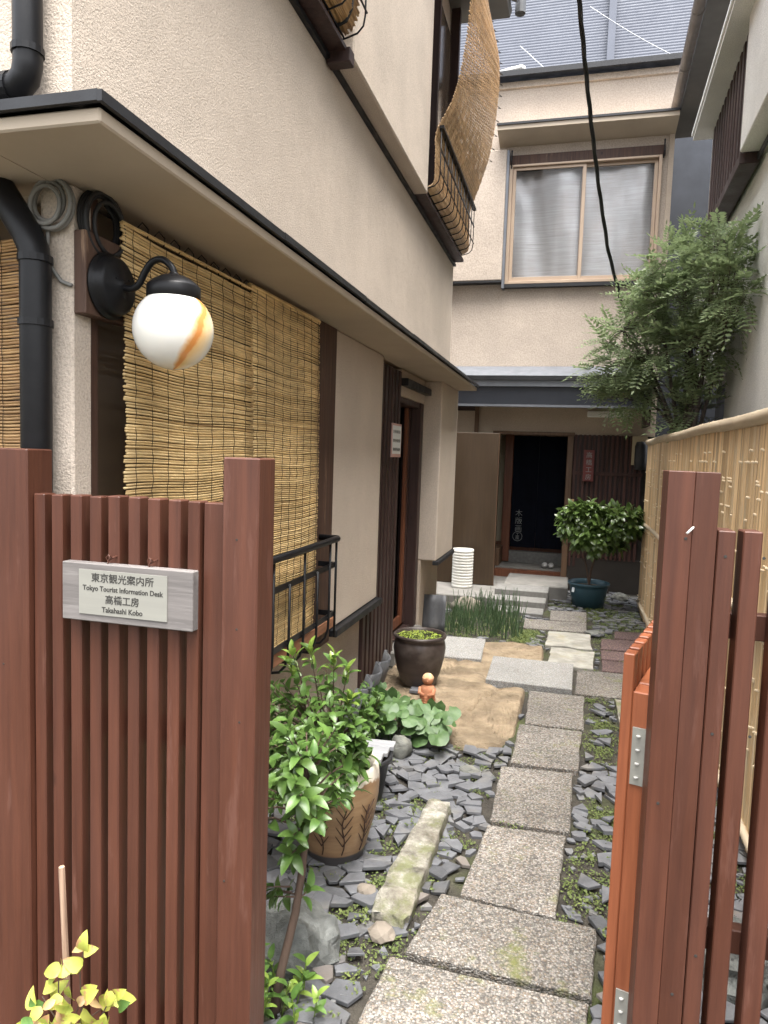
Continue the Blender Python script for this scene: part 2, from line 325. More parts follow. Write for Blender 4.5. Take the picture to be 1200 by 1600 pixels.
# ------------------------------------------------------------------ mesh helpers
class MB:
    def __init__(s): s.v = []; s.f = []
    def add(s, vs, fs):
        o = len(s.v); s.v += [tuple(v) for v in vs]; s.f += [tuple(i+o for i in f) for f in fs]; return s
    def box(s, x0, x1, y0, y1, z0, z1):
        return s.add([(x0,y0,z0),(x1,y0,z0),(x1,y1,z0),(x0,y1,z0),(x0,y0,z1),(x1,y0,z1),(x1,y1,z1),(x0,y1,z1)],
                     [(0,3,2,1),(4,5,6,7),(0,1,5,4),(1,2,6,5),(2,3,7,6),(3,0,4,7)])
    def obox(s, mtx, sx, sy, sz):
        t = MB().box(-sx/2, sx/2, -sy/2, sy/2, -sz/2, sz/2)
        return s.add([mtx @ Vector(v) for v in t.v], t.f)
    def tube(s, pts, r, n=8, cap=True):
        pts = [Vector(p) for p in pts]; rs = r if hasattr(r, '__len__') else [r]*len(pts)
        rings = []; up = None
        for i, p in enumerate(pts):
            d = (pts[min(i+1, len(pts)-1)]-pts[max(i-1, 0)]).normalized()
            if up is None:
                up = Vector((0, 0, 1)) if abs(d.z) < .9 else Vector((1, 0, 0))
            a = d.cross(up)
            if a.length < 1e-5: a = d.orthogonal()
            a.normalize(); b = a.cross(d); up = b
            rings.append([p+rs[i]*(math.cos(2*math.pi*k/n)*a+math.sin(2*math.pi*k/n)*b) for k in range(n)])
        vs = [v for g in rings for v in g]; fs = []
        for i in range(len(pts)-1):
            for k in range(n):
                fs.append((i*n+k, i*n+(k+1) % n, (i+1)*n+(k+1) % n, (i+1)*n+k))
        if cap: fs += [tuple(range(n-1, -1, -1)), tuple((len(pts)-1)*n+k for k in range(n))]
        return s.add(vs, fs)
    def lathe(s, prof, n=32, c=(0, 0, 0)):
        vs = []; fs = []
        for r, z in prof:
            vs += [(c[0]+r*math.cos(2*math.pi*k/n), c[1]+r*math.sin(2*math.pi*k/n), c[2]+z) for k in range(n)]
        for i in range(len(prof)-1):
            for k in range(n): fs.append((i*n+k, i*n+(k+1) % n, (i+1)*n+(k+1) % n, (i+1)*n+k))
        return s.add(vs, fs)
    def prism(s, poly, z0, z1):
        n = len(poly)
        a = sum(poly[i][0]*poly[(i+1) % n][1]-poly[(i+1) % n][0]*poly[i][1] for i in range(n))
        if a < 0: poly = poly[::-1]
        return s.add([(x, y, z0) for x, y in poly]+[(x, y, z1) for x, y in poly],
                     [tuple(range(n-1, -1, -1)), tuple(range(n, 2*n))]+[(i, (i+1) % n, n+(i+1) % n, n+i) for i in range(n)])
    def extr(s, prof, axis, a0, a1):
        """profile extruded along 'y' (prof = x,z) or 'x' (prof = y,z)"""
        n = len(prof); g = (lambda p, a: (p[0], a, p[1])) if axis == 'y' else (lambda p, a: (a, p[0], p[1]))
        return s.add([g(p, a0) for p in prof]+[g(p, a1) for p in prof],
                     [tuple(range(n)), tuple(range(2*n-1, n-1, -1))]+[(i, n+i, n+(i+1) % n, (i+1) % n) for i in range(n)])
    def mesh(s, name, m, bevel=0, smooth=False, seg=1, fixn=True, jit=0):
        me = bpy.data.meshes.new(name); me.from_pydata(s.v, [], s.f)
        if bevel or fixn:
            bm = bmesh.new(); bm.from_mesh(me)
            if bevel:
                bmesh.ops.bevel(bm, geom=bm.edges[:], offset=bevel, segments=seg, affect='EDGES', profile=.6)
            if fixn: bmesh.ops.recalc_face_normals(bm, faces=bm.faces[:])
            bm.to_mesh(me); bm.free()
        if smooth: me.polygons.foreach_set('use_smooth', [True]*len(me.polygons))
        me.materials.append(m); return me
def tag(o, label=None, cat=None, group=None, kind=None):
    if label: o['label'] = label
    if cat: o['category'] = cat
    if group: o['group'] = group
    if kind: o['kind'] = kind
    return o
def thing(name, label, cat, loc, group=None):
    o = bpy.data.objects.new(name, None); COL.objects.link(o); o.location = loc; o.empty_display_size = .1
    return tag(o, label, cat, group)
def wloc(p): return p.location.copy() if p.type == 'EMPTY' else Vector((0, 0, 0))
def put(name, me, parent=None, mtx=None, **k):
    o = bpy.data.objects.new(name, me); COL.objects.link(o)
    if mtx is not None: o.matrix_basis = mtx
    if parent is not None:
        o.parent = parent
        if parent.type == 'EMPTY': o.matrix_parent_inverse = Matrix.Translation(-parent.location)
    return tag(o, **k)
def part(name, mb, m, parent, bevel=0, smooth=False, seg=1, **k):
    return put(name, mb.mesh(name, m, bevel, smooth, seg), parent, **k)
def solo(name, mb, m, label, cat, bevel=0, smooth=False, group=None, seg=1):
    xs = [v[0] for v in mb.v]; ys = [v[1] for v in mb.v]; zs = [v[2] for v in mb.v]
    c = Vector(((min(xs)+max(xs))/2, (min(ys)+max(ys))/2, min(zs)))
    mb.v = [tuple(Vector(v)-c) for v in mb.v]
    return put(name, mb.mesh(name, m, bevel, smooth, seg), None, Matrix.Translation(c), label=label, cat=cat, group=group)
def struct(name, mb, m, **k):
    return put(name, mb.mesh(name, m), None, kind='structure')
def B(*a): return MB().box(*a)
def T(x, y, z): return Matrix.Translation((x, y, z))
def frame(o, d, up=(0, 0, 1)):
    """matrix with local +Y along d and local +Z near up"""
    d = Vector(d).normalized(); x = d.cross(Vector(up))
    if x.length < 1e-4: x = d.orthogonal()
    x.normalize(); z = x.cross(d)
    return Matrix(((x.x,d.x,z.x,o[0]),(x.y,d.y,z.y,o[1]),(x.z,d.z,z.z,o[2]),(0,0,0,1)))
def arc(c, r, a0, a1, n, plane='xz'):
    out = []
    for i in range(n+1):
        a = a0+(a1-a0)*i/n; p, q = r*math.cos(a), r*math.sin(a)
        out.append((c[0]+p, c[1], c[2]+q) if plane == 'xz' else (c[0], c[1]+p, c[2]+q))
    return out
def text(body, size, m, parent, mtx, name='lettering', align='CENTER', thick=0, sx=1.0, ext=.0004):
    cu = bpy.data.curves.new('txt', 'FONT'); cu.body = body; cu.size = size; cu.align_x = align; cu.align_y = 'CENTER'
    cu.offset = thick; cu.extrude = ext; cu.resolution_u = 4
    o = bpy.data.objects.new('txt', cu); COL.objects.link(o)
    dg = bpy.context.evaluated_depsgraph_get()
    me = bpy.data.meshes.new_from_object(o.evaluated_get(dg)); bpy.data.objects.remove(o); bpy.data.curves.remove(cu)
    me.transform(Matrix.Diagonal((sx, 1, 1, 1)))
    me.materials.clear(); me.materials.append(m); me.name = name
    return put(name, me, parent, mtx)
FACE_S = Matrix(((1,0,0,0),(0,0,-1,0),(0,1,0,0),(0,0,0,1)))      # text facing -Y (the street)
FACE_E = Matrix(((0,0,1,0),(1,0,0,0),(0,1,0,0),(0,0,0,1)))        # text facing +X

# ------------------------------------------------------------------ leaf helpers
def leaf_mesh(name, m, L, W, fold=.25, curl=.25, tip=.75, n=7):
    vs = []; fs = []
    for i in range(n+1):
        t = i/n; wd = W*.5*(math.sin(math.pi*t**tip))**.62 if 0 < t < 1 else .0005
        y = L*t; z = -curl*L*t*t+.06*L*math.sin(math.pi*t)
        vs += [(-wd, y, z+fold*wd), (0, y, z), (wd, y, z+fold*wd)]
    for i in range(n):
        a = i*3
        fs += [(a, a+1, a+4, a+3), (a+1, a+2, a+5, a+4)]
    mb = MB().add(vs, fs); return mb.mesh(name, m, smooth=True, fixn=False)
def round_leaf(name, m, r, cup=.2, n=14, seed=0):
    rn = random.Random(seed); vs = [(0, 0, 0)]; fs = []
    for ring, k in ((.5, 1), (1, 2)):
        for i in range(n):
            a = math.pi*(-.5)+2*math.pi*(i+.5)/n
            notch = 1-.75*math.exp(-((((a+math.pi/2) % (2*math.pi))-0)/.30)**2)-.75*math.exp(-((((a+math.pi/2) % (2*math.pi))-2*math.pi)/.30)**2)
            rr = r*ring*notch*(1+rn.uniform(-.05, .05))
            vs.append((rr*math.cos(a), rr*math.sin(a)+r*.35*ring, -cup*r*ring*ring+rn.uniform(-.10, .10)*r*ring))
    for i in range(n):
        j = (i+1) % n
        fs += [(0, 1+i, 1+j), (1+i, 1+n+i, 1+n+j, 1+j)]
    return MB().add(vs, fs).mesh(name, m, smooth=True, fixn=False)
CAM = Vector((0, 0, 1.6))
def scatter(parent, mts, meshes, limit=300, name='leaf', rest='foliage'):
    mts = sorted(mts, key=lambda t: (t.translation-CAM).length)
    vis = mts[:limit]
    for t in vis: put(name, random.choice(meshes), parent, t)
    if len(mts) > limit:
        bm = bmesh.new()
        for t in mts[limit:]:
            me = random.choice(meshes); k = len(bm.verts); bm.from_mesh(me); bm.verts.ensure_lookup_table()
            for v in bm.verts[k:]: v.co = t @ v.co
        me = bpy.data.meshes.new(rest); bm.to_mesh(me); bm.free(); me.materials.append(meshes[0].materials[0])
        me.polygons.foreach_set('use_smooth', [True]*len(me.polygons))
        put(rest, me, parent, kind='stuff')
def shoot_leaves(a, b, n, out=.8, droop=.25, sc=(.8, 1.15), tipset=True):
    a, b = Vector(a), Vector(b); d = (b-a).normalized(); res = []
    e1 = d.orthogonal().normalized(); e2 = d.cross(e1); ph = R_(0, 6.28)
    for i in range(n):
        t = (i+1)/n; an = ph+i*2.4
        rdl = math.cos(an)*e1+math.sin(an)*e2
        dr = (d*(.35+.5*t)+rdl*out*(1.1-.45*t)+Vector((0, 0, -droop))+Vector((R_(-.15, .15), R_(-.15, .15), R_(-.15, .15)))).normalized()
        res.append(frame(a.lerp(b, .25+.75*t), dr, (d+Vector((0, 0, .8))).normalized()) @ Matrix.Scale(R_(*sc), 4))
    return res
def rock(name, m, c, s, seed, lvl=3, amp=.25, flat=False, rot=0, freq=1.6):
    bm = bmesh.new(); bmesh.ops.create_icosphere(bm, subdivisions=lvl, radius=1)
    off = Vector((seed*7.3, seed*3.1, seed*1.7))
    for v in bm.verts:
        p = v.co.copy(); k = 1+amp*noise.noise(p*freq+off)+amp*.45*noise.noise(p*freq*2.7+off)
        if flat:
            k -= .18*max(0, noise.cell(p*1.7+off))
        v.co = p*k
    rm = Matrix.Rotation(rot, 3, 'Z')
    for v in bm.verts: v.co = rm @ Vector((v.co.x*s[0], v.co.y*s[1], v.co.z*s[2]))
    me = bpy.data.meshes.new(name); bm.to_mesh(me); bm.free(); me.materials.append(m)
    if not flat: me.polygons.foreach_set('use_smooth', [True]*len(me.polygons))
    return me

# ================================================================== SETTING: ground and paving
gb = MB().add([(-60, -60, 0), (60, -60, 0), (60, 60, 0), (-60, 60, 0)], [(0, 1, 2, 3)])
ground = struct('ground', gb, M['soil'])
PAV = []
def inpoly(x, y, poly):
    c = False; n = len(poly)
    for i in range(n):
        x1, y1 = poly[i]; x2, y2 = poly[(i+1) % n]
        if (y1 > y) != (y2 > y) and x < (x2-x1)*(y-y1)/(y2-y1)+x1: c = not c
    return c
def paver(poly, z, m, h=.06, jitter=.004, lab=None):
    PAV.append(poly)
    # chipped outline: subdivide the edges and nibble them a little
    out = []; n = len(poly)
    for i in range(n):
        a, b = Vector(poly[i]), Vector(poly[(i+1) % n]); L = (b-a).length; k = max(2, int(L/.05))
        for j in range(k):
            p = a.lerp(b, j/k); c0 = Vector((sum(q[0] for q in poly)/n, sum(q[1] for q in poly)/n))
            p = p+(c0-p).normalized()*R_(0, jitter*2)
            out.append((p.x, p.y))
    cx = sum(p[0] for p in out)/len(out); cy = sum(p[1] for p in out)/len(out)
    pp = [(p[0]-cx, p[1]-cy) for p in out]
    ins = [(x*(1-.006/max(.05, math.hypot(x, y))), y*(1-.006/max(.05, math.hypot(x, y)))) for x, y in pp]
    k = len(pp); a = sum(pp[i][0]*pp[(i+1) % k][1]-pp[(i+1) % k][0]*pp[i][1] for i in range(k))
    if a < 0: pp.reverse(); ins.reverse()
    vs = [(x, y, -h) for x, y in pp]+[(x, y, -.005) for x, y in pp]+[(x, y, 0) for x, y in ins]
    fs = [tuple(range(2*k, 3*k))]+[(i, (i+1) % k, k+(i+1) % k, k+i) for i in range(k)]+[(k+i, k+(i+1) % k, 2*k+(i+1) % k, 2*k+i) for i in range(k)]
    me = MB().add(vs, fs).mesh('paver', m)
    tilt = Matrix.Rotation(R_(-.006, .006), 4, 'X') @ Matrix.Rotation(R_(-.006, .006), 4, 'Y')
    return put('paver', me, ground, T(cx, cy, z) @ tilt, label=lab)
G = .03
for poly in ([(-.475, 2.035), (.132, 2.022), (.105, 1.67), (-.50, 1.68)],
             [(-.378, 2.395), (.165, 2.372), (.139, 2.045), (-.438, 2.068)],
             [(-.272, 2.93), (.055, 2.945), (.03, 2.383), (-.312, 2.408)],
             [(-.276, 3.535), (.087, 3.565), (.072, 2.975), (-.266, 2.968)],
             [(-.225, 4.14), (.136, 4.15), (.112, 3.6), (-.234, 3.582)],
             [(-.208, 4.77), (.158, 4.785), (.148, 4.178), (-.196, 4.16)],
             [(.108, 5.39), (.60, 5.42), (.58, 4.84), (.095, 4.815)],
             [(-.395, 6.95), (.212, 6.985), (.206, 6.60), (-.38, 6.57)],
             [(-.143, 7.45), (.222, 7.5), (.213, 7.01), (-.141, 6.985)]):
    paver(poly, G, M['paver'])
for poly in ([(-.52, 5.42), (.087, 5.43), (.077, 4.815), (-.507, 4.83)], [(-1.02, 5.88), (-.635, 5.91), (-.597, 5.29), (-.90, 5.27)]):
    paver(poly, .058, M['paver_pale'], jitter=.001)
paver([(-.10, 5.96), (.03, 5.99), (.17, 5.93), (.258, 5.95), (.237, 5.45), (.1, 5.44), (-.118, 5.48)], G, M['paver_stone'], jitter=.008)
paver([(-.14, 6.53), (.05, 6.56), (.238, 6.545), (.243, 6.02), (.12, 6.0), (.03, 6.04), (-.15, 6.01)], G, M['paver_stone'], jitter=.008)
for poly in ([(.32, 6.46), (.70, 6.50), (.69, 6.12), (.307, 6.10)], [(.305, 6.06), (.69, 6.08), (.68, 5.80), (.30, 5.78)],
             [(.30, 5.75), (.68, 5.77), (.67, 5.47), (.295, 5.45)], [(.455, 6.80), (.72, 6.83), (.71, 6.53), (.44, 6.51)]):
    paver(poly, .022, M['paver_purple'], jitter=.003)
# narrow kerb stone along the right of the chips
paver([(.35, 4.75), (.45, 4.75), (.43, 3.6), (.34, 3.6)], .05, M['mossrock'], jitter=.01)

# the tan rock slab by the side door: rings towards the middle, rough
SLAB = [(-1.24, 4.28), (-1.02, 3.98), (-.82, 3.85), (-.60, 3.72), (-.44, 3.70), (-.30, 3.78), (-.235, 3.98), (-.23, 4.4), (-.225, 4.79), (-.50, 4.80), (-.53, 5.2), (-.53, 5.46), (-.3, 5.46), (-.13, 5.47), (-.155, 5.95), (-.45, 6.03), (-.62, 6.02), (-.9, 6.0), (-1.24, 6.02), (-1.24, 5.2)]
def slab():
    out = []
    n = len(SLAB)
    for i in range(n):
        a, b = Vector(SLAB[i]), Vector(SLAB[(i+1) % n]); k = max(1, int((b-a).length/.05))
        for j in range(k): out.append(a.lerp(b, j/k))
    c = Vector((-.60, 4.75)); vs = []; fs = []; N = len(out); rings = 26
    for r in range(rings+1):
        t = 1-r/rings*.985
        for p in out:
            q = c+(p-c)*t; nz = noise.noise(Vector((q.x*3, q.y*3, 1.3)))*.028+noise.noise(Vector((q.x*9, q.y*9, 4.)))*.018+noise.noise(Vector((q.x*22, q.y*22, 4.)))*.008
            cr = abs(noise.noise(Vector((q.x*2.2, q.y*2.2, 9.))))      # cracks where the noise crosses zero
            nz -= .022*max(0, 1-cr/.06)
            z = .034+nz-(.05 if r == 0 else (.006 if r == 1 else 0))
            vs.append((q.x, q.y, z))
    for r in range(rings):
        for i in range(N):
            j = (i+1) % N; fs.append((r*N+i, r*N+j, (r+1)*N+j, (r+1)*N+i))
    fs.append(tuple(rings*N+i for i in range(N)))
    mb = MB().add(vs, fs); o = put('rock_slab', mb.mesh('rock_slab', M['sandrock']), ground)
    o['label'] = 'tan cracked rock slab by the side door'
slab()
# terrace in front of the entrance and its three granite steps
part('terrace', B(-2.6, -.70, 7.55, 9.4, -.02, .085), M['concrete'], ground, .01)
part('terrace', B(-.70, .02, 8.12, 8.87, -.02, .16), M['concrete'], ground, .012)
part('step', B(-.74, -.212, 7.18, 7.46, -.02, .035), M['step'], ground, .006)
part('step', B(-.75, -.200, 7.465, 7.74, -.02, .095), M['step'], ground, .006)
part('step', B(-.76, -.185, 7.745, 8.11, -.02, .155), M['step'], ground, .006)
# slate chips: irregular cells, shrunk, tilted
BED = [(-1.13, 6.08), (-.28, 6.05), (-.2, 6.55), (-.42, 6.6), (-.42, 7.14), (-1.13, 7.5)]
def chip_ok(x, y):
    if x < -.5*y or x > .77: return False
    if inpoly(x, y, SLAB) or inpoly(x, y, BED): return False
    for p in PAV:
        cx = sum(q[0] for q in p)/len(p); cy = sum(q[1] for q in p)/len(p)
        if inpoly(cx+(x-cx)*.99, cy+(y-cy)*.99, p): return False
    if y > 7.1 and x < -.15: return False
    return True
pts = []; st = .067
ny = int((8.7-1.45)/st)
for j in range(ny):
    y = 1.45+j*st
    for i in range(30):
        x = -1.2+i*st+(st*.35 if j % 2 else 0)
        pts.append((x+R_(-.045, .045), y+R_(-.04, .04)))
grid = {}
for p in pts: grid.setdefault((int(p[0]//.2), int(p[1]//.2)), []).append(p)
def cell(p):
    poly = [(p[0]+dx, p[1]+dy) for dx, dy in ((-.12, -.12), (.12, -.12), (.12, .12), (-.12, .12))]
    gx, gy = int(p[0]//.2), int(p[1]//.2)
    for a in (-1, 0, 1):
        for b in (-1, 0, 1):
            for q in grid.get((gx+a, gy+b), ()):
                if q is p: continue
                nx, ny_ = q[0]-p[0], q[1]-p[1]; c = (q[0]**2+q[1]**2-p[0]**2-p[1]**2)/2; new = []
                for i in range(len(poly)):
                    u, v = poly[i], poly[(i+1) % len(poly)]; du, dv = u[0]*nx+u[1]*ny_-c, v[0]*nx+v[1]*ny_-c
                    if du <= 0: new.append(u)
                    if (du < 0 < dv) or (dv < 0 < du):
                        t = du/(du-dv); new.append((u[0]+(v[0]-u[0])*t, u[1]+(v[1]-u[1])*t))
                poly = new
                if len(poly) < 3: return poly
    return poly
chips = []; mosspts = []
for p in pts:
    if not chip_ok(*p): continue
    right = p[0] > .05
    mz = noise.noise(Vector((p[0]*2.6, p[1]*2.6, 3.)))+((.16 if p[1] > 3.1 else -.06) if right else -.12)+(.1 if p[1] > 5.5 else 0)
    if mz > .12 and random.random() < (.6 if right else .3): mosspts.append(p); continue
    if random.random() < .05: mosspts.append(p); continue
    pl = cell(p)
    if len(pl) < 3: continue
    # merge tiny edges away
    q = [pl[i] for i in range(len(pl)) if math.dist(pl[i], pl[i-1]) > .030]
    if len(q) < 3: continue
    chips.append((p, q))
chips.sort(key=lambda c: (Vector((c[0][0], c[0][1], 0))-CAM).length)
rest = MB(); cbm = []
for i, (p, q) in enumerate(chips):
    cx = sum(a[0] for a in q)/len(q); cy = sum(a[1] for a in q)/len(q); sh = R_(.84, 1.12)
    loc = [((a[0]-cx)*sh, (a[1]-cy)*sh) for a in q]
    tries = 0
    while tries < 5 and any(inpoly(cx+a[0], cy+a[1], pv) for a in loc for pv in PAV):
        loc = [(a[0]*.8, a[1]*.8) for a in loc]; tries += 1
    if tries == 5: continue
    th = R_(.008, .018); mb = MB().prism(loc, -th, 0)
    big = .26 if random.random() < .15 else .08
    mt = T(cx, cy, R_(.012, .034)) @ Matrix.Rotation(R_(-big, big), 4, 'X') @ Matrix.Rotation(R_(-big, big), 4, 'Y') @ Matrix.Rotation(R_(-.25, .25), 4, 'Z')
    if i < 300: put('slate_chip', mb.mesh('slate_chip', M['slate'], .0015), ground, mt)
    else: rest.add([mt @ Vector(v) for v in mb.v], mb.f)
for _ in range(1500):
    x, y = R_(-1.1, .76), R_(1.5, 7.6)
    if not chip_ok(x, y) or (x > .05 and y > 3.2 and random.random() < .5): continue
    k = random.randint(3, 5); a0 = R_(0, 6.28); r0 = R_(.010, .026)
    pl = [(r0*R_(.6, 1.2)*math.cos(a0+6.283*i/k), r0*R_(.6, 1.2)*math.sin(a0+6.283*i/k)) for i in range(k)]
    if any(inpoly(x+a[0], y+a[1], pv) for a in pl for pv in PAV): continue
    mb = MB().prism(pl, -.008, 0); mt = T(x, y, R_(.008, .018)) @ Matrix.Rotation(R_(-.25, .25), 4, 'X') @ Matrix.Rotation(R_(-.25, .25), 4, 'Y')
    rest.add([mt @ Vector(v) for v in mb.v], mb.f)
o = part('slate_chips', rest, M['slate'], ground, kind='stuff')
# a few pieces of other stone among the chips
for x, y, s, mm in ((-.635, 2.33, .04, 'buff'), (-.52, 2.13, .052, 'buff'), (-.42, 3.42, .055, 'pebble'), (.27, 6.62, .09, 'pebble')):
    put('stone_chip', rock('stone_chip', M[mm], (0, 0, 0), (s, s*.8, .022), x*9, 2, .3, True, R_(0, 3)), ground, T(x, y, .03))
# moss and weeds in the joints
ms = MB()
def weed(x, y, z, r, n, s0=.004, s1=.010):
    for _ in range(n):
        a, d = R_(0, 6.28), r*math.sqrt(random.random()); c = (x+d*math.cos(a), y+d*math.sin(a), z+R_(0, .018)*(1-d/r*.6))
        s = R_(s0, s1); f = frame(c, (R_(-1, 1), R_(-1, 1), R_(-.1, .6)), (0, 0, 1))
        ms.add([f @ Vector(v) for v in ((-s*.5, 0, 0), (0, -s*.6, 0), (s*.5, 0, .2*s), (0, s, .1*s))], [(0, 1, 2, 3)])
for p in mosspts: weed(p[0], p[1], .006, R_(.04, .065), 55 if p[1] < 5 else 36)
for _ in range(260):
    x, y = R_(-1.0, .7), R_(1.6, 7.8)
    if chip_ok(x, y): weed(x, y, .02, .03, 18)
for _ in range(60): weed(R_(-.70, -.42), R_(2.1, 3.3), .01, .035, 16)
for _ in range(80): weed(R_(-.4, -.2), R_(6.05, 6.6), .005, .07, 50, .005, .012)
for _ in range(90): weed(R_(-1.1, -.4), R_(6.1, 7.1), .005, .07, 40, .005, .012)
for _ in range(60): weed(R_(.25, .72), R_(6.9, 7.9), .02, .05, 40)
mo = put('moss', ms.mesh('moss', M['moss'], fixn=False), None, kind='stuff', label='green moss and small weeds between slate chips', cat='moss')

# ================================================================== LEFT HOUSE
house = thing('house', 'beige stucco house with black-edged canopy along the left of the path', 'house', (-1.2, 4, 0))
FY = 1.495; XW = -1.2
part('upper_wall', B(-4.5, XW, FY, 6.8, 2.235, 3.415), M['stucco'], house)
part('upper_storey_wall', B(-4.5, -1.31, FY, 6.8, 3.42, 5.7), M['stucco'], house)
part('projecting_wall', B(-1.31, -1.085, 3.27, 4.99, 3.42, 5.7), M['stucco'], house, .008)
part('wall_flashing', B(-1.32, -1.178, FY-.01, 6.81, 3.395, 3.418), M['flashing'], house)
part('window_sill_board', B(-1.30, -1.10, 1.4, 3.26, 3.425, 3.445), M['slatwood'], house)
part('window_sill_board', B(-1.30, -1.10, 5.0, 6.78, 3.425, 3.445), M['slatwood'], house)
part('bracket', B(-1.195, -1.08, 3.195, 3.262, 3.375, 3.44), M['slatwood'], house, .004)
part('upper_window', B(-1.307, -1.295, 5.04, 6.76, 3.5, 5.45), M['darkglass'], house)
part('window_post', B(-1.30, -1.10, 4.993, 5.04, 3.45, 5.7), M['slatwood'], house)
part('window_post', B(-1.30, -1.22, 6.74, 6.80, 3.45, 5.7), M['slatwood'], house)
part('window_post', B(-1.30, -1.22, 5.85, 5.9, 3.45, 5.5), M['slatwood'], house)
part('upper_window', B(-1.307, -1.295, FY+.1, 3.2, 3.5, 5.45), M['darkglass'], house)
# canopy
part('canopy', B(-1.25, -.922, 1.228, 6.78, 2.222, 2.252), M['soffit'], house, .004)
part('canopy', B(-4.5, -1.2501, 1.228, 1.55, 2.222, 2.252), M['soffit'], house)
part('canopy_roof', MB().add([(-4.5, 1.222, 2.272), (-.916, 1.222, 2.272), (-.916, 6.79, 2.272), (-4.5, 1.497, 2.38), (-1.198, 1.497, 2.38), (-1.198, 6.79, 2.38),
                              (-4.5, 1.222, 2.254), (-.916, 1.222, 2.254), (-.916, 6.79, 2.254)], [(0, 1, 4, 3), (1, 2, 5, 4), (6, 7, 1, 0), (7, 8, 2, 1)]), M['flashing'], house)
seg = [1.2105, 2.1, 3.0, 3.95, 4.9, 5.85, 6.795]
for i in range(len(seg)-1):
    dz = R_(-.002, .002)
    part('flashing', B(-.9155, -.905, seg[i], seg[i+1]-.003, 2.255+dz, 2.276+dz), M['flashing'], house)
part('flashing', B(-4.5, -.9158, 1.2105, 1.2215, 2.255, 2.276), M['flashing'], house)
# ground floor, from the street corner back
part('corner_pillar', B(-1.295, XW, FY, 1.568, 0, 2.222), M['stucco'], house, .006)
part('window_post', B(-1.275, -1.208, 1.57, 1.603, .74, 2.222), M['oldwood'], house, .003)
part('front_window', B(-1.285, -1.275, 1.60, 3.3, .74, 2.222), M['darkglass'], house)
part('front_window', B(-4.0, -1.296, 1.62, 1.63, .75, 2.222), M['darkglass'], house)
part('front_wall', B(-4.5, -1.296, 1.60, 1.617, 0, .75), M['stucco'], house)
part('lower_wall', B(-1.40, -1.27, 1.568, 4.30, 0, .70), M['stucco2'], house)
part('window_sill', B(-1.285, -1.165, 1.60, 3.46, .685, .742), M['sillwood'], house, .004)
part('window_post', B(-1.28, -1.195, 3.20, 3.462, .60, 2.222), M['oldwood'], house, .004)
part('wall_panel', B(-1.40, XW, 3.464, 4.40, .655, 2.222), M['stucco'], house, .008)
part('wall_trim', B(-1.39, -1.165, 3.50, 4.43, .612, .652), M['flashing'], house, .004)
part('screen_post', B(-1.30, -1.272, 4.18, 4.24, .0, .61), M['black_metal'], house)
ss = B(-1.40, -1.285, 4.25, 5.10, .02, 2.21)
scr = part('screen', ss, M['slatwood'], house)
for k in range(9):
    y = 4.262+k*.0945
    part('slat', B(-1.284, -1.245, y, y+.058, .04+.006*(k % 2), 2.20), M['slatwood'], scr, .004)
part('door_head', B(-1.40, -1.252, 5.10, 5.95, 2.03, 2.222), M['stucco2'], house)
part('lintel', B(-1.25, -1.195, 5.08, 5.955, 2.10, 2.155), M['flashing'], house, .004)
part('door_frame', B(-1.42, -1.256, 5.84, 5.948, .115, 2.028), M['slatwood'], house, .004)
part('door_frame', B(-1.42, -1.27, 5.102, 5.84, 1.985, 2.028), M['slatwood'], house, .003)
part('door_frame', B(-1.40, -1.335, 5.77, 5.838, .16, 1.98), M['slatwood'], house, .003)
dr = part('sliding_door', B(-1.365, -1.34, 5.70, 5.765, .16, 1.98), M['redwood'], house, .003)
part('door_rail', B(-1.366, -1.341, 5.42, 5.698, .16, .24), M['redwood'], dr, .003)
part('threshold', B(-1.42, -1.205, 5.02, 5.95, 0, .115), M['concrete'], house, .01)
part('door_track', B(-1.42, -1.29, 5.10, 5.84, .1155, .135), M['slatwood'], house)
part('bay', B(-1.42, -1.10, 5.952, 6.80, .685, 2.222), M['stucco'], house, .008)
part('bay_trim', B(-1.13, -1.078, 5.945, 6.81, .648, .683), M['flashing'], house, .004)
part('bay_base', B(-1.42, -1.235, 5.952, 6.78, 0, .684), M['stucco2'], house)
room = MB(); room.box(-3.2, -1.43, 4.5, 4.55, 0, 2.2); room.box(-3.2, -1.43, 5.95, 6.0, 0, 2.2); room.box(-3.25, -3.2, 4.5, 6, 0, 2.2); room.box(-3.2, -1.43, 4.5, 6, .06, .11); room.box(-3.2, -1.43, 4.5, 6, 2.2, 2.23)
part('room', room, M['darkwall'], house)
part('wall_core', B(-4.5, -1.41, 1.64, 4.49, 0, 2.215), M['stucco2'], house)
part('wall_core', B(-4.5, -1.43, 6.01, 6.78, 0, 2.215), M['stucco2'], house)
# roof with eave tiles
rf = part('roof', MB().extr([(-4.6, 5.72), (-.80, 5.72), (-.78, 5.78), (-2.6, 6.45), (-4.6, 6.45)], 'y', 1.1, 7.02), M['soffit_r'], house)
for k in range(24):
    y = 1.2+k*.245
    part('eave_tile', MB().tube([(-.70, y, 5.80), (-.95, y, 5.90), (-1.6, y, 6.15)], [.058, .058, .058], 10), M['rooftile'], rf, smooth=False)
part('eave_tile', MB().tube([(-.70, 6.98, 5.72), (-.70, 6.98, 5.95)], .05, 10), M['rooftile'], rf)
solo('leaning_board', B(-1.46, -1.44, 5.28, 5.40, .135, .72), M['cream'], 'pale board leaning just inside the open side door', 'board', .003)

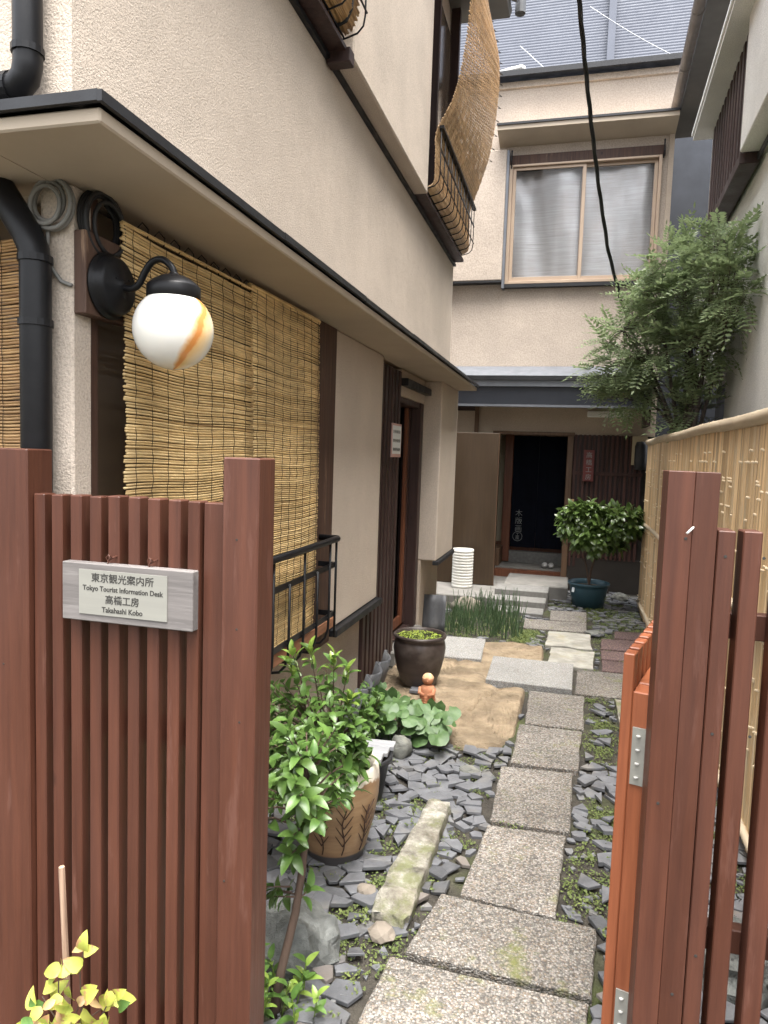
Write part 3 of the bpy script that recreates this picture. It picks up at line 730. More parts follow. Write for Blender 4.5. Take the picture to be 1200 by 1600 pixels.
# reed blinds
def blind(name, label, plane, lo, hi, z0, z1, m, group, sag=.006, topwave=.0):
    """plane: function (u, z) -> point; reeds run along u"""
    t = thing(name, label, 'blind', plane((lo+hi)/2, z0), group)
    mb = MB(); z = z0; i = 0
    ph = R_(0, 6)
    while z < z1:
        a, b = lo+R_(-.007, .007), hi+R_(-.007, .007); n = 10; p = []
        tl = R_(-.004, .004)
        for k in range(n+1):
            s = k/n; u = a+(b-a)*s
            q = Vector(plane(u, z+tl*(s-.5)+.003*math.sin(s*9+z*3+ph)-sag*math.sin(math.pi*s)*(z-z0)/(z1-z0)))
            p.append(q+Vector((noise.noise(Vector((u*2, z*4, 1)))*.0025, noise.noise(Vector((u*2, z*4, 5)))*.002, 0)))
        mb.tube(p, R_(.0030, .0044), 5, True); z += R_(.0076, .0094); i += 1
    part('reeds', mb, m, t, smooth=True, kind='stuff')
    sb = MB(); u = lo+.04
    while u < hi-.01:
        p = []; k = 0; zz = z0-.01
        while zz <= z1+.02:
            q = Vector(plane(u, zz-sag*math.sin(math.pi*(u-lo)/(hi-lo))*(zz-z0)/(z1-z0)))+OUT[name]*(.0065 if k % 2 else .003); p.append(q+Vector((R_(-.0012, .0012), R_(-.0012, .0012), 0))); zz += .03; k += 1
        sb.tube(p, .0010, 4, False); u += .082+R_(-.008, .008)
    part('twine', sb, M['string'], t)
    return t
OUT = {'reed_blind': Vector((1, 0, 0)), 'street_blind': Vector((0, -1, 0))}
bl1 = blind('reed_blind', 'reed blind behind the globe lamp, nearer of the two hung in the window', lambda u, z: (-1.158+.012*math.sin((z-.7)*2.2), u, z), 1.632, 2.40, .765, 2.165, M['reed'], 'reed blinds over the ground floor window', .006)
bl2 = blind('reed_blind', 'reed blind next to the dark wood post, farther of the two in the window', lambda u, z: (-1.160+.011*math.sin((z-.7)*2.2), u, z), 2.395, 3.105, .765, 2.185, M['reed'], 'reed blinds over the ground floor window', .004)
part('top_batten', MB().tube([(-1.165, 2.385, 2.188), (-1.165, 3.11, 2.192)], .011, 6), M['reed'], bl2)
part('top_batten', MB().tube([(-1.16, 1.63, 2.172), (-1.16, 2.40, 2.176)], .006, 6), M['reed'], bl1)
hk = MB()
for k in range(9):
    y = 1.74+k*.08; hk.tube([(-1.156, y, 2.165), (-1.16, y+.01, 2.19), (-1.18, y+.012, 2.21), (-1.19, y, 2.19)], .0022, 5)
part('hanging_loops', hk, M['string'], bl1)
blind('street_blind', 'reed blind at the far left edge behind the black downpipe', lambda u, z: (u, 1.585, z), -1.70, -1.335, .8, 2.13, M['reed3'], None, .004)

# upper window baskets and their blinds
def basket(y0, y1, nb, label, zt=3.88):
    t = thing('window_basket', label, 'window guard', (-1.15, (y0+y1)/2, 3.44))
    part('top_rail', B(-1.025, -.992, y0, y1, zt, zt+.02), M['black_metal'], t)
    part('rail', B(-1.012, -1.004, y0, y1, 3.72, 3.735), M['black_metal'], t)
    part('rail', MB().tube([(-1.006, y0, 3.575), (-1.006, y1, 3.575)], .005, 6), M['black_metal'], t)
    part('rail', MB().tube([(-1.11, y0, 3.476), (-1.11, y1, 3.476)], .005, 6), M['black_metal'], t)
    for k in range(nb):
        y = y0+.01+(y1-y0-.02)*k/(nb-1)
        p = [(-1.01, y, zt), (-1.01, y, 3.56), (-1.018, y, 3.515), (-1.045, y, 3.487), (-1.10, y, 3.472), (-1.20, y, 3.452), (-1.27, y, 3.447)]
        part('bar', MB().tube(p, .0042, 6), M['black_metal'], t, smooth=True)
    return t
basket(5.02, 6.72, 12, 'black wire window guard holding the billowing upper blind', 3.87)
basket(1.45, 3.20, 9, 'black wire window guard at the top edge of the photo', 3.87)
def sail():
    t = thing('upper_blind', 'woven reed blind billowing out from the upper window', 'blind', (-1.05, 5.9, 3.5))
    near = [(-1.20, 3.462), (-1.10, 3.484), (-1.065, 3.50), (-1.05, 3.54), (-1.05, 3.70), (-1.052, 3.84), (-1.015, 3.93), (-.945, 4.06), (-.885, 4.30), (-.85, 4.66), (-.85, 5.1), (-.88, 5.68)]
    far = [(-1.20, 3.462), (-1.10, 3.484), (-1.065, 3.50), (-1.05, 3.54), (-1.05, 3.72), (-1.05, 3.86), (-.975, 4.07), (-.885, 4.38), (-.84, 4.80), (-.84, 5.14), (-.92, 5.48), (-1.02, 5.72)]
    def ip(c, s):
        x = s*(len(c)-1); i = min(int(x), len(c)-2); f = x-i
        p0, p1, p2, p3 = c[max(i-1, 0)], c[i], c[i+1], c[min(i+2, len(c)-1)]
        return [.5*((2*b)+(-a+d)*f+(2*a-5*b+4*d-e)*f*f+(-a+3*b-3*d+e)*f**3) for a, b, d, e in zip(p0, p1, p2, p3)]
    mb = MB(); N = 330
    tw = MB(); cols = [[] for _ in range(26)]
    for i in range(N):
        s = i/(N-1); a, b = ip(near, s), ip(far, s); p = []
        for k in range(13):
            u = k/12; bow = .02*math.sin(math.pi*u)*math.sin(math.pi*s)
            p.append((a[0]+(b[0]-a[0])*u+bow+R_(-.0012, .0012), 5.04+1.66*u+(R_(-.01, .01) if k in (0, 12) else 0), a[1]+(b[1]-a[1])*u+.0025*(1 if (k+i) % 2 else -1)))
        mb.tube(p, R_(.0034, .0045), 5, True)
        if i % 3 == 0:
            for c in range(26):
                u = (c+.5)/26; cols[c].append((a[0]+(b[0]-a[0])*u+.02*math.sin(math.pi*u)*math.sin(math.pi*s)+.005+(.003 if (i//3) % 2 else 0), 5.04+1.66*u+(.006 if (i//3) % 2 else -.006), a[1]+(b[1]-a[1])*u))
    part('reeds', mb, M['reed2'], t, smooth=True, kind='stuff')
    for c in cols: tw.tube(c, .0013, 4, False)
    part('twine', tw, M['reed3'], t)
    lp = MB()
    for k in range(14):
        s = .62+.36*k/14; b = ip(far, s); lp.tube([(b[0]-.01, 6.70, b[1]), (b[0]+.01, 6.74, b[1]+.008), (b[0]+.03, 6.735, b[1]-.01), (b[0]+.012, 6.70, b[1]-.02)], .003, 5)
    part('loops', lp, M['string'], t)
sail()
def rolled():
    t = thing('rolled_blind', 'rolled reed blind lying in the window guard at the top edge', 'blind', (-1.1, 2.3, 3.49))
    mb = MB()
    path = [(-1.19, 3.468), (-1.12, 3.482), (-1.07, 3.50), (-1.047, 3.54), (-1.043, 3.62), (-1.043, 3.75), (-1.043, 3.9)]
    for i in range(52):
        x = i/51*(len(path)-1); j = min(int(x), len(path)-2); f = x-j
        px, pz = path[j][0]+(path[j+1][0]-path[j][0])*f, path[j][1]+(path[j+1][1]-path[j][1])*f
        p = [(px+R_(-.002, .002), 1.5+1.68*k/8+(R_(-.02, .02) if k == 8 else 0), pz+.006*math.sin(k*2.1+i)) for k in range(9)]
        mb.tube(p, R_(.004, .006), 5)
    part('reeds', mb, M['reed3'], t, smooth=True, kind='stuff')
    tie = MB()
    for y in (2.0, 2.45, 2.9, 3.1): tie.tube([(a, y, b-.008 if a < -1.06 else b) for a, b in path], .008, 6)
    part('tie', tie, M['black_metal'], t)
rolled()

# window guard rail on the ground floor
gr = thing('guard_rail', 'black metal guard rail in front of the reed-blind window', 'railing', (-1.1, 2.6, .72))
part('handrail', MB().tube([(-1.20, 3.275, 1.175), (-1.10, 3.275, 1.175), (-1.095, 3.26, 1.175), (-1.095, 1.72, 1.175)], .0155, 10), M['black_metal'], gr, smooth=True)
for z in (1.045, .80):
    r_ = part('flat_rail', B(-1.112, -1.106, 1.72, 3.27, z-.013, z+.013), M['black_metal'], gr)
    part('flat_rail', B(-1.195, -1.112, 3.264, 3.27, z-.013, z+.013), M['black_metal'], r_)
for k in range(9):
    y = 1.85+k*.165; tall = k % 2 == 0
    p = [(-1.10, y, 1.17 if tall else 1.05), (-1.10, y, .80), (-1.102, y, .745), (-1.115, y, .70), (-1.14, y, .672), (-1.18, y, .665), (-1.26, y, .668)]
    b_ = part('bar', MB().tube(p, .0062, 7), M['black_metal'], gr, smooth=True)
    for z in (1.045, .80): part('rivet', MB().lathe([(.004, -.004), (.004, .004), (0, .006)], 8, (-1.103, y, z)), M['galv'], b_)
part('bar', MB().tube([(-1.103, 3.268, 1.17), (-1.103, 3.268, .68)], .0062, 7), M['black_metal'], gr, smooth=True)

# wall lamp on its board
solo('mounting_board', B(-1.199, -1.165, 1.497, 1.675, 1.915, 2.115), M['boardwood'], 'worn dark wooden board under the wall lamp', 'board', .003)
lp = thing('wall_lamp', 'black wall lamp with white glass globe and orange streak', 'lamp', (-1.165, 1.62, 1.9))
LY, LZ = 1.582, 1.998
prof = [(0, .062), (.018, .062), (.020, .056), (.045, .054), (.049, .048), (.072, .046), (.082, .036), (.087, .018), (.087, .004), (.096, .003), (.096, -.006), (0, -.006)]
rot = Matrix.Rotation(math.pi/2, 4, 'Y')
mb = MB().lathe([(r*.86, z*.68) for r, z in prof], 40); mb.v = [tuple(T(-1.158, LY, LZ) @ rot @ Vector(v)) for v in mb.v]
part('backplate', mb, M['black_metal'], lp, smooth=True)
ax = -1.158+.036
apts = [(ax+u, LY, LZ+v) for u, v in ((0, -.004), (.028, -.007), (.048, .004), (.064, .032), (.084, .056), (.112, .062), (.135, .047), (.146, .03), (.146, .015))]
sm = []
for i in range(len(apts)-1):
    for k in range(4):
        f = k/4; p0, p1, p2, p3 = (Vector(apts[max(i-1, 0)]), Vector(apts[i]), Vector(apts[i+1]), Vector(apts[min(i+2, len(apts)-1)]))
        sm.append(.5*((2*p1)+(-p0+p2)*f+(2*p0-5*p1+4*p2-p3)*f*f+(-p0+3*p1-3*p2+p3)*f**3))
sm.append(Vector(apts[-1]))
part('arm', MB().tube(sm, .0085, 12), M['black_metal'], lp, smooth=True)
GX, GZ = ax+.146, LZ-.11
part('cap', MB().lathe([(.011, .138), (.014, .132), (.03, .129), (.05, .118), (.062, .107), (.065, .103), (.065, .076), (.061, .072), (.0, .072)], 36, (GX, LY, GZ)), M['black_metal'], lp, smooth=True)
gl = MB().lathe([((.098)*math.sin(math.pi*k/24), -.098*math.cos(math.pi*k/24)) for k in range(25)], 40)
gm = gl.mesh('globe', M['globe'], smooth=True); put('globe', gm, lp, T(GX, LY, GZ))
for a in (.6, 2.7, 4.8): part('screw', MB().lathe([(.005, 0), (.004, .003), (0, .004)], 8, (-1.122, LY+.03*math.cos(a), LZ+.03*math.sin(a))), M['black_metal'], lp)
# cable coils under the canopy corner
def coil(c, r, turns, axis, m, label, tail):
    mb = MB()
    for k in range(turns):
        p = []; dr, dz, ph = R_(-.012, .012), R_(-.012, .012), R_(-.01, .01)
        for i in range(29):
            a = 2*math.pi*i/28
            q = ((r+dr)*math.cos(a), (r*1.05+dr)*math.sin(a)+dz)
            p.append((c[0]+(.006*k if axis == 'x' else q[0]+ph), c[1]+(q[0]+ph if axis == 'x' else -.006*k), c[2]+q[1]))
        mb.tube(p, .0055, 7, False)
    mb.tube(tail, .005, 7)
    return solo('cable_coil', mb, m, label, 'cable', smooth=True)
coil((-1.192, 1.585, 2.15), .070, 6, 'x', M['cable'], 'black cable coil hung above the wall lamp', [(-1.185, 1.60, 2.205), (-1.185, 1.66, 2.17), (-1.185, 1.70, 2.135), (-1.185, 1.735, 2.128), (-1.19, 1.74, 2.14)])
coil((-1.250, 1.483, 2.17), .046, 4, 'y', M['cable_grey'], 'grey cable coil hung under the canopy corner', [(-1.255, 1.48, 2.125), (-1.262, 1.482, 2.07), (-1.25, 1.485, 2.02), (-1.225, 1.487, 1.99), (-1.197, 1.488, 1.98)])
# downpipes on the street corner
def pipe(label, pts, r, clips):
    t = thing('downpipe', label, 'pipe', pts[-1])
    part('pipe', MB().tube(pts, r, 16), M['black_metal'], t, smooth=True)
    for (x, y, z, ry) in clips:
        if ry: part('collar', MB().tube([(x, y, z), (x+.02, y, z)], r+.004, 16), M['black_metal'], t)
        else: part('collar', MB().tube([(x, y, z-.008), (x, y, z+.008)], r+.004, 16), M['black_metal'], t)
    return t
pipe('black downpipe below the canopy at the left street corner', [(-1.44, 1.452, 2.30), (-1.385, 1.452, 2.225), (-1.295, 1.452, 2.10), (-1.275, 1.452, 2.06), (-1.27, 1.452, 2.02), (-1.27, 1.452, .0)], .036, [(-1.27, 1.452, 1.885, 0), (-1.27, 1.452, 2.035, 0)])
pipe('black elbow downpipe above the canopy at the top left corner', [(-1.285, 1.45, 3.6), (-1.285, 1.45, 2.48), (-1.292, 1.45, 2.452), (-1.312, 1.45, 2.435), (-1.34, 1.45, 2.432), (-1.6, 1.45, 2.425)], .033, [(-1.285, 1.45, 2.51, 0), (-1.345, 1.45, 2.432, 1)])
nt_ = thing('notice', 'small white paper notice on the dark slats beside the side door', 'notice', (-1.24, 4.94, 1.57))
part('board', B(-1.244, -1.236, 4.815, 5.085, 1.575, 1.815), M['pinkedge'], nt_)
part('sheet', B(-1.2358, -1.2345, 4.828, 5.072, 1.598, 1.80), M['paper'], nt_)
for z, n in ((1.757, 6), (1.693, 7), (1.63, 8)):
    mb = MB()
    for k in range(n):
        y = 4.845+k*.21/n
        mb.box(-1.2343, -1.2338, y, y+.012, z-.012, z+.012); mb.box(-1.2343, -1.2338, y+.0125, y+.018, z-.006+R_(-.004, .004), z+.004+R_(0, .006))
    part('printed_line', mb, M['ink'], nt_)

# ================================================================== GATE
gate = thing('gate_fence', 'red-brown slatted gate fence with two square posts, left of the opening', 'fence', (-.95, 1.37, 0))
part('post', B(-1.36, -1.19, 1.33, 1.412, 0, 1.583), M['gatewood'], gate, .003)
part('post', B(-.702, -.620, 1.33, 1.412, 0, 1.581), M['gatewood'], gate, .003)
xs = [-1.188, -1.137, -1.087, -1.0375, -.989, -.940, -.890, -.840, -.792]
for i, x in enumerate(xs):
    x += R_(-.0012, .0012); dy = R_(-.0012, .0012)
    part('slat', B(x, x+.0285+R_(0, .001), 1.345+dy, 1.385, .06, 1.484+R_(-.003, .003)), M['gatewood'], gate, .0025)
part('slat', B(-.757, -.7035, 1.352, 1.392, .06, 1.482), M['gatewood'], gate, .002)
for z in (.25, .95, 1.38): part('rail', B(-1.19, -.702, 1.386, 1.408, z-.03, z+.03), M['gatewood'], gate, .002)
sg = thing('name_plaque', 'silver-grey wooden plaque with engraved metal plate hung on the slats', 'sign', (-.92, 1.32, 1.2))
part('board', B(-1.088, -.762, 1.318, 1.343, 1.207, 1.337), M['plaqueboard'], sg, .002)
part('metal_plate', B(-1.042, -.822, 1.3155, 1.3179, 1.224, 1.323), M['steel'], sg)
tx = -.932; yy = 1.3153
text('東京観光案内所', .0215, M['ink'], sg, T(tx, yy, 1.3055) @ FACE_S, sx=1.04, thick=.0002)
text('Tokyo Tourist Information Desk', .0158, M['ink'], sg, T(tx, yy, 1.2825) @ FACE_S, sx=.95, thick=.0003)
text('高橋工房', .0215, M['ink'], sg, T(tx, yy, 1.2585) @ FACE_S, sx=1.0, thick=.0002)
text('Takahashi Kobo', .0165, M['ink'], sg, T(tx, yy, 1.2365) @ FACE_S, sx=.95, thick=.0003)
for x in (-.978, -.875):
    part('hook', MB().tube([(x, 1.33, 1.332), (x, 1.33, 1.343), (x+.006, 1.33, 1.35), (x, 1.332, 1.356), (x-.006, 1.332, 1.350), (x-.003, 1.333, 1.343), (x+.012, 1.338, 1.352)], .0018, 6), M['gatewood'], sg)
    part('hook', MB().tube([(x+.012, 1.345, 1.353), (x+.008, 1.333, 1.350), (x+.006, 1.328, 1.356)], .0018, 6), M['gatewood'], sg)

gate2 = thing('gate_post', 'red-brown gate post with slatted side fence, right of the opening', 'fence', (.25, 1.37, 0))
p_ = part('post', B(.164, .2083, 1.33, 1.412, 0, 1.586), M['gatewood'], gate2, .0008)
part('post', B(.2089, .249, 1.3302, 1.412, 0, 1.5857), M['gatewood'], gate2, .0008)
part('slat', B(.2515, .281, 1.335, 1.40, .05, 1.485), M['gatewood'], gate2, .002)
for k in range(7):
    x = .295+k*.0575
    part('slat', B(x, x+.031, 1.345, 1.395, .05, 1.484+R_(-.002, .002)), M['gatewood'], gate2, .002)
for z in (1.305, .70): part('rail', B(.2495, .72, 1.396, 1.425, z-.024, z+.024), M['gatewood'], gate2, .002)
part('hook', MB().tube([(.209, 1.33, 1.487), (.209, 1.322, 1.489), (.2065, 1.311, 1.489), (.200, 1.306, 1.483), (.196, 1.304, 1.479)], .0022, 6), M['galv'], gate2, smooth=True)
def nail(x, y, z, par, m='ink', r=.0028):
    d = MB().lathe([(r, 0), (r, .0006), (0, .0008)], 10); put('nail', d.mesh('nail', M[m]), par, T(x, y, z) @ Matrix.Rotation(math.pi/2, 4, 'X'))
for x, z in ((.199, 1.468), (.183, .98), (.23, .62)): nail(x, 1.3298, z, gate2)
for k in range(4):
    for z in (1.44, 1.12, .70): nail(.272+k*.0575 if k else .266, 1.3448 if k else 1.3348, z, gate2)
for x, z in ((-1.30, 1.30), (-1.26, 1.08), (-1.31, .90), (-.665, 1.22), (-.655, 1.02), (-.685, .66), (-.668, 1.41)): nail(x, 1.3298, z, gate, r=.0024)

# open gate leaf
lf = thing('gate_leaf', 'orange-brown slatted gate leaf standing open inside the right post', 'gate', (.17, 1.44, .08))
ang = rad(-14.5)
LM = T(.176, 1.432, 0) @ Matrix.Rotation(ang, 4, 'Z')      # local: +Y along the leaf, -X towards the path
def lbox(x0, x1, y0, y1, z0, z1): t = B(x0, x1, y0, y1, z0, z1); t.v = [tuple(LM @ Vector(v)) for v in t.v]; return t
part('stile', lbox(-.038, 0, 0, .06, .08, 1.148), M['leafwood'], lf, .002)
part('stile', lbox(-.038, 0, .70, .76, .08, 1.148), M['leafwood'], lf, .002)
part('top_rail', lbox(-.038, .002, .0605, .6995, 1.085, 1.150), M['leafwood_h'], lf, .002)
part('bottom_rail', lbox(-.038, .002, .0605, .6995, .12, .19), M['leafwood_h'], lf, .002)
for k in range(14):
    y = .0+k*.0545
    part('slat', lbox(-.060, -.0385, y, y+.036, .06, 1.222), M['leafwood'], lf, .002)
for z in (1.02, .47):
    h = part('hinge', lbox(-.034, -.004, -.0045, -.001, z-.058, z+.058), M['steel'], lf)
    c = LM @ Vector((.002, -.004, 0))
    part('hinge_pin', MB().tube([(c.x, c.y, z-.06), (c.x, c.y, z+.06)], .005, 10), M['steel'], h, smooth=True)
    for dz in (-.042, -.014, .014, .042):
        s0 = LM @ Vector((-.022, -.0052, z+dz)); part('screw', MB().lathe([(.0045, -.001), (.0045, .001), (0, .002)], 10, tuple(s0)), M['galv'], h)

# ================================================================== BACK HOUSE
bh = thing('entrance_house', 'beige house with upstairs sliding window and open entrance at the end of the path', 'house', (-.4, 9, 0))
BY = 8.9
part('upper_wall', B(-3.2, -.93, BY, 9.15, 2.45, 6.06), M['stucco_back'], bh)
part('upper_wall', B(-.93, .80, BY, 9.15, 2.45, 3.70), M['stucco_back'], bh)
part('upper_wall', B(-.93, .80, BY, 9.15, 5.14, 6.06), M['stucco_back'], bh)
part('upper_wall', B(.80, .915, BY, 9.15, 2.45, 6.06), M['stucco_back'], bh)
part('side_wall', B(.72, .912, 9.15, 11.5, 0, 6.05), M['stucco_back'], bh)
part('corner_trim', B(.865, .922, BY-.02, BY+.002, 3.70, 5.35), M['stucco2'], bh)
part('string_course', B(-3.2, -.955, BY-.02, BY+.002, 5.265, 5.295), M['flashing'], bh)
part('shutter_box', B(-3.0, -.955, BY-.12, BY, 3.735, 5.262), M['stucco_back'], bh, .01)
part('shutter_box_trim', B(-3.0, -.955, BY-.125, BY, 3.712, 3.733), M['flashing'], bh)
part('shutter_box_trim', B(-.9545, -.925, BY-.122, BY, 3.64, 5.25), M['grey_metal'], bh)
win = part('window_frame', MB().box(-.925, -.885, BY-.06, BY+.08, 3.70, 5.10).box(.765, .80, BY-.06, BY+.08, 3.70, 5.10).box(-.885, .765, BY-.06, BY+.08, 3.70, 3.735).box(-.885, .765, BY-.06, BY+.08, 5.075, 5.10), M['alu_tan'], bh, .003)
for x0, x1, dy in ((-.884, -.03, .0), (-.08, .764, .03)):
    sfr = part('sash', MB().box(x0, x0+.04, BY-.03+dy, BY-.005+dy, 3.737, 5.073).box(x1-.04, x1, BY-.03+dy, BY-.005+dy, 3.737, 5.073).box(x0+.04, x1-.04, BY-.03+dy, BY-.005+dy, 3.737, 3.785).box(x0+.04, x1-.04, BY-.03+dy, BY-.005+dy, 5.04, 5.073), M['alu_tan'], win, .002)
    part('pane', B(x0+.04, x1-.04, BY-.018+dy, BY-.014+dy, 3.785, 5.04), M['glass'], win)
def curtain():
    nx, nz = 110, 80; vs = []; fs = []
    for j in range(nz+1):
        for i in range(nx+1):
            x = -.87+1.63*i/nx; z = 3.74+1.33*j/nz
            d = .020*math.sin(x*8+.9*math.sin(z*1.6))*(.2+.8*j/nz)+.06*noise.noise(Vector((x*3.0, z*.5, 2)))+.022*noise.noise(Vector((x*7, z*3, 6)))*(j/nz)**2
            vs.append((x, BY+.075+d*.8, z))
    for j in range(nz):
        for i in range(nx):
            a = j*(nx+1)+i; fs.append((a, a+1, a+nx+2, a+nx+1))
    return MB().add(vs, fs)
solo('window_curtain', curtain(), M['foil'], 'crumpled silver curtain behind the upstairs window', 'curtain', smooth=True)
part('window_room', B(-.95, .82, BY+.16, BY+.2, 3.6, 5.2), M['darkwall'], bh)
part('sill_flashing', B(-.93, .83, BY-.075, BY, 3.655, 3.695), M['flashing'], bh)
part('window_head', B(-.93, .83, BY-.05, BY, 5.105, 5.21), M['oldwood'], bh)
part('window_hood', MB().extr([(BY, 5.33), (BY-.32, 5.40), (BY-.32, 5.455), (BY, 5.50)], 'x', -1.06, .925), M['soffit'], bh)
part('hood_edge', B(-1.07, .935, BY-.335, BY-.321, 5.45, 5.475), M['flashing'], bh)
for x in (-.90, .81): part('blind_bracket', MB().tube([(x, BY-.06, 5.06), (x, BY-.12, 5.12), (x, BY-.12, 5.24), (x, BY-.05, 5.26)], .008, 6), M['black_metal'], bh)
part('eave_board', B(-3.2, .94, BY-.03, BY+.001, 6.0, 6.07), M['stucco_back'], bh)
part('roof_edge', MB().extr([(BY-.16, 6.08), (BY-.16, 6.14), (9.4, 6.30), (12, 6.9), (12, 6.8), (9.4, 6.22)], 'x', -3.2, .985), M['flashing'], bh)
part('porch_flashing', MB().extr([(BY, 2.72), (8.30, 2.50), (8.26, 2.49), (8.26, 2.415), (8.30, 2.415), (BY, 2.62)], 'x', -2.9, .80), M['grey_metal'], bh)
part('porch_edge', B(-2.9, .81, 8.24, 8.26, 2.485, 2.535), M['flashing'], bh)
part('porch_band', B(-2.9, .80, 8.285, 8.33, 2.215, 2.412), M['navy_band'], bh)
part('porch_band_edge', B(-2.9, .80, 8.275, 8.34, 2.185, 2.212), M['grey_metal'], bh)
part('porch_soffit', B(-2.9, .80, 8.34, BY, 2.30, 2.33), M['soffit'], bh)
part('porch_side', B(.76, .80, 8.33, BY, 2.0, 2.30), M['slatwood'], bh)
part('entrance_wall', B(-3.2, .92, BY+.02, 9.12, 1.90, 2.45), M['stucco2'], bh)
part('entrance_wall', B(-3.2, -.97, BY+.02, 9.12, 0, 1.90), M['stucco2'], bh)
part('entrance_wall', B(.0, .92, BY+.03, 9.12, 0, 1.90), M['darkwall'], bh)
part('wall_trim', B(-1.22, -1.17, BY-.01, BY+.019, 1.90, 2.30), M['jambwood'], bh)
part('wall_trim', B(-3.2, -1.22, BY-.015, BY+.019, 2.17, 2.28), M['slatwood'], bh)
part('lintel', B(-.98, .005, BY-.05, BY+.018, 1.885, 1.925), M['jambwood'], bh, .004)
part('jamb', B(-.075, -.005, BY-.06, 9.10, .0, 1.884), M['jambwood'], bh, .004)
part('jamb', B(-.97, -.905, BY-.05, 9.10, .0, 1.884), M['jambwood'], bh, .004)
# porch interior
rm = MB(); rm.box(-1.4, .3, 11.4, 11.45, 0, 2.5); rm.box(-1.45, -1.4, 9.12, 11.4, 0, 2.5); rm.box(.3, .35, 9.12, 11.4, 0, 2.5); rm.box(-1.4, .3, 9.12, 11.4, 2.3, 2.35)
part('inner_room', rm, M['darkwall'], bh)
part('inner_wall', B(-1.39, -.80, 9.90, 9.94, .3, 2.29), M['cream'], bh)
part('inner_post', B(-.885, -.775, 9.56, 9.66, .2, 2.29), M['redwood'], bh, .004)
part('inner_floor', B(-1.39, .29, 9.13, 9.62, 0, .19), M['concrete'], bh)
part('inner_step', B(-1.39, .29, 9.62, 10.1, 0, .34), M['step'], bh, .008)
part('inner_sill', B(-1.39, .29, 9.72, 11.3, .341, .43), M['redwood'], bh)
part('entry_bench', B(-1.39, -.86, 9.16, 9.6, .192, .42), M['jambwood'], bh, .006)
part('brick_sill', B(-.90, -.08, 9.0, 9.12, .0, .175), M['redwood'], bh)
# entrance slat screen
es = part('entrance_screen', MB().box(0, .80, BY, BY+.028, .42, 1.90), M['slatwood'], bh)
for k in range(15):
    x = .004+k*.0535
    part('slat', B(x, x+.03, BY-.032, BY-.001, .40 if k > 1 else .30, 1.905), M['backslat'], es, .003)
part('screen_rail', B(0, .80, BY-.045, BY-.0325, 1.42, 1.46), M['backslat'], es)
part('screen_rail', B(0, .80, BY-.05, BY-.0325, .66, .70), M['backslat'], es)
part('screen_base', B(.0, .92, BY-.02, BY+.029, 0, .41), M['darkwall'], bh)
dp = thing('door_leaf', 'plain brown entrance door leaf folded back left of the doorway', 'door', (-1.1, 8.27, .09))
part('panel', B(-1.62, -.838, 8.255, 8.29, .09, 1.875), M['doorwood'], dp, .003)
part('edge_strip', B(-.8375, -.832, 8.253, 8.292, .09, 1.875), M['jambwood'], dp)
nr = thing('noren_curtain', 'dark indigo door curtain with white lettering inside the entrance', 'curtain', (-.43, 9.6, .39))
for x0, x1 in ((-.772, -.44), (-.436, -.09)):
    nx = 14; vs = []; fs = []
    for j in range(9):
        for i in range(nx+1):
            x = x0+(x1-x0)*i/nx; z = .40+1.5*j/8; vs.append((x, 9.6+.008*math.sin(i*1.1+j*.2), z))
    for j in range(8):
        for i in range(nx): a = j*(nx+1)+i; fs.append((a, a+1, a+nx+2, a+nx+1))
    part('cloth', MB().add(vs, fs), M['noren'], nr, smooth=True)
for k, c in enumerate('木版画'): text(c, .10, M['whitepaint'], nr, T(-.665, 9.585, .855-.105*k) @ FACE_S, thick=-.001)
ring = [(-.672+.062*math.cos(a*math.pi/12), 9.585, .545+.062*math.sin(a*math.pi/12)) for a in range(25)]
part('ring', MB().tube(ring, .0028, 5, False), M['whitepaint'], nr)
for k, c in enumerate('工房'): text(c, .052, M['whitepaint'], nr, T(-.672, 9.585, .568-.048*k) @ FACE_S)
part('curtain_rod', MB().tube([(-.80, 9.6, 1.905), (-.06, 9.6, 1.905)], .012, 8), M['jambwood'], nr)
rs = thing('name_sign', 'vertical red-brown signboard with white characters right of the doorway', 'sign', (.185, 8.82, 1.34))
part('board', B(.122, .245, 8.80, 8.845, 1.345, 1.722), M['signred'], rs, .004)
for k, c in enumerate('高橋工房'): text(c, .074, M['whitepaint'], rs, T(.184, 8.7985, 1.655-.087*k) @ FACE_S)
solo('doorbell_plate', B(-.018, .038, 8.835, 8.848, 1.03, 1.12), M['brass'], 'small brass doorbell plate on the right door jamb', 'doorbell', .003)
fl_ = thing('fluorescent_lamp', 'unlit white tube lamp above the entrance', 'lamp', (.38, 8.8, 2.1))
part('housing', B(.135, .64, BY-.10, BY+.018, 2.115, 2.185), M['lampwhite'], fl_, .01)
em = thing('electric_meter', 'dark electricity meter on a pale backboard beside the slat screen', 'meter', (.75, 8.85, 1.55))
part('backboard', B(.665, .83, BY-.07, BY-.055, 1.56, 1.90), M['cream'], em)
part('body', MB().lathe([(.0, 1.50), (.066, 1.51), (.07, 1.60), (.07, 1.78), (.055, 1.83), (0, 1.84)], 18, (.762, 8.77, 0)), M['blacktub'], em, smooth=True)
part('glass_cap', MB().lathe([(.0, 1.78), (.04, 1.785), (.045, 1.80), (.04, 1.82), (0, 1.825)], 18, (.762, 8.715, 0)), M['glass'], em, smooth=True)
sh = thing('shoes', 'pair of pale shoes left on the entrance floor', 'shoes', (-.24, 9.3, .19))
for x in (-.285, -.205):
    m_ = rock('shoe', M['shoe'], 0, (.038, .115, .035), x, 3, .1); put('shoe', m_, sh, T(x, 9.30, .222))
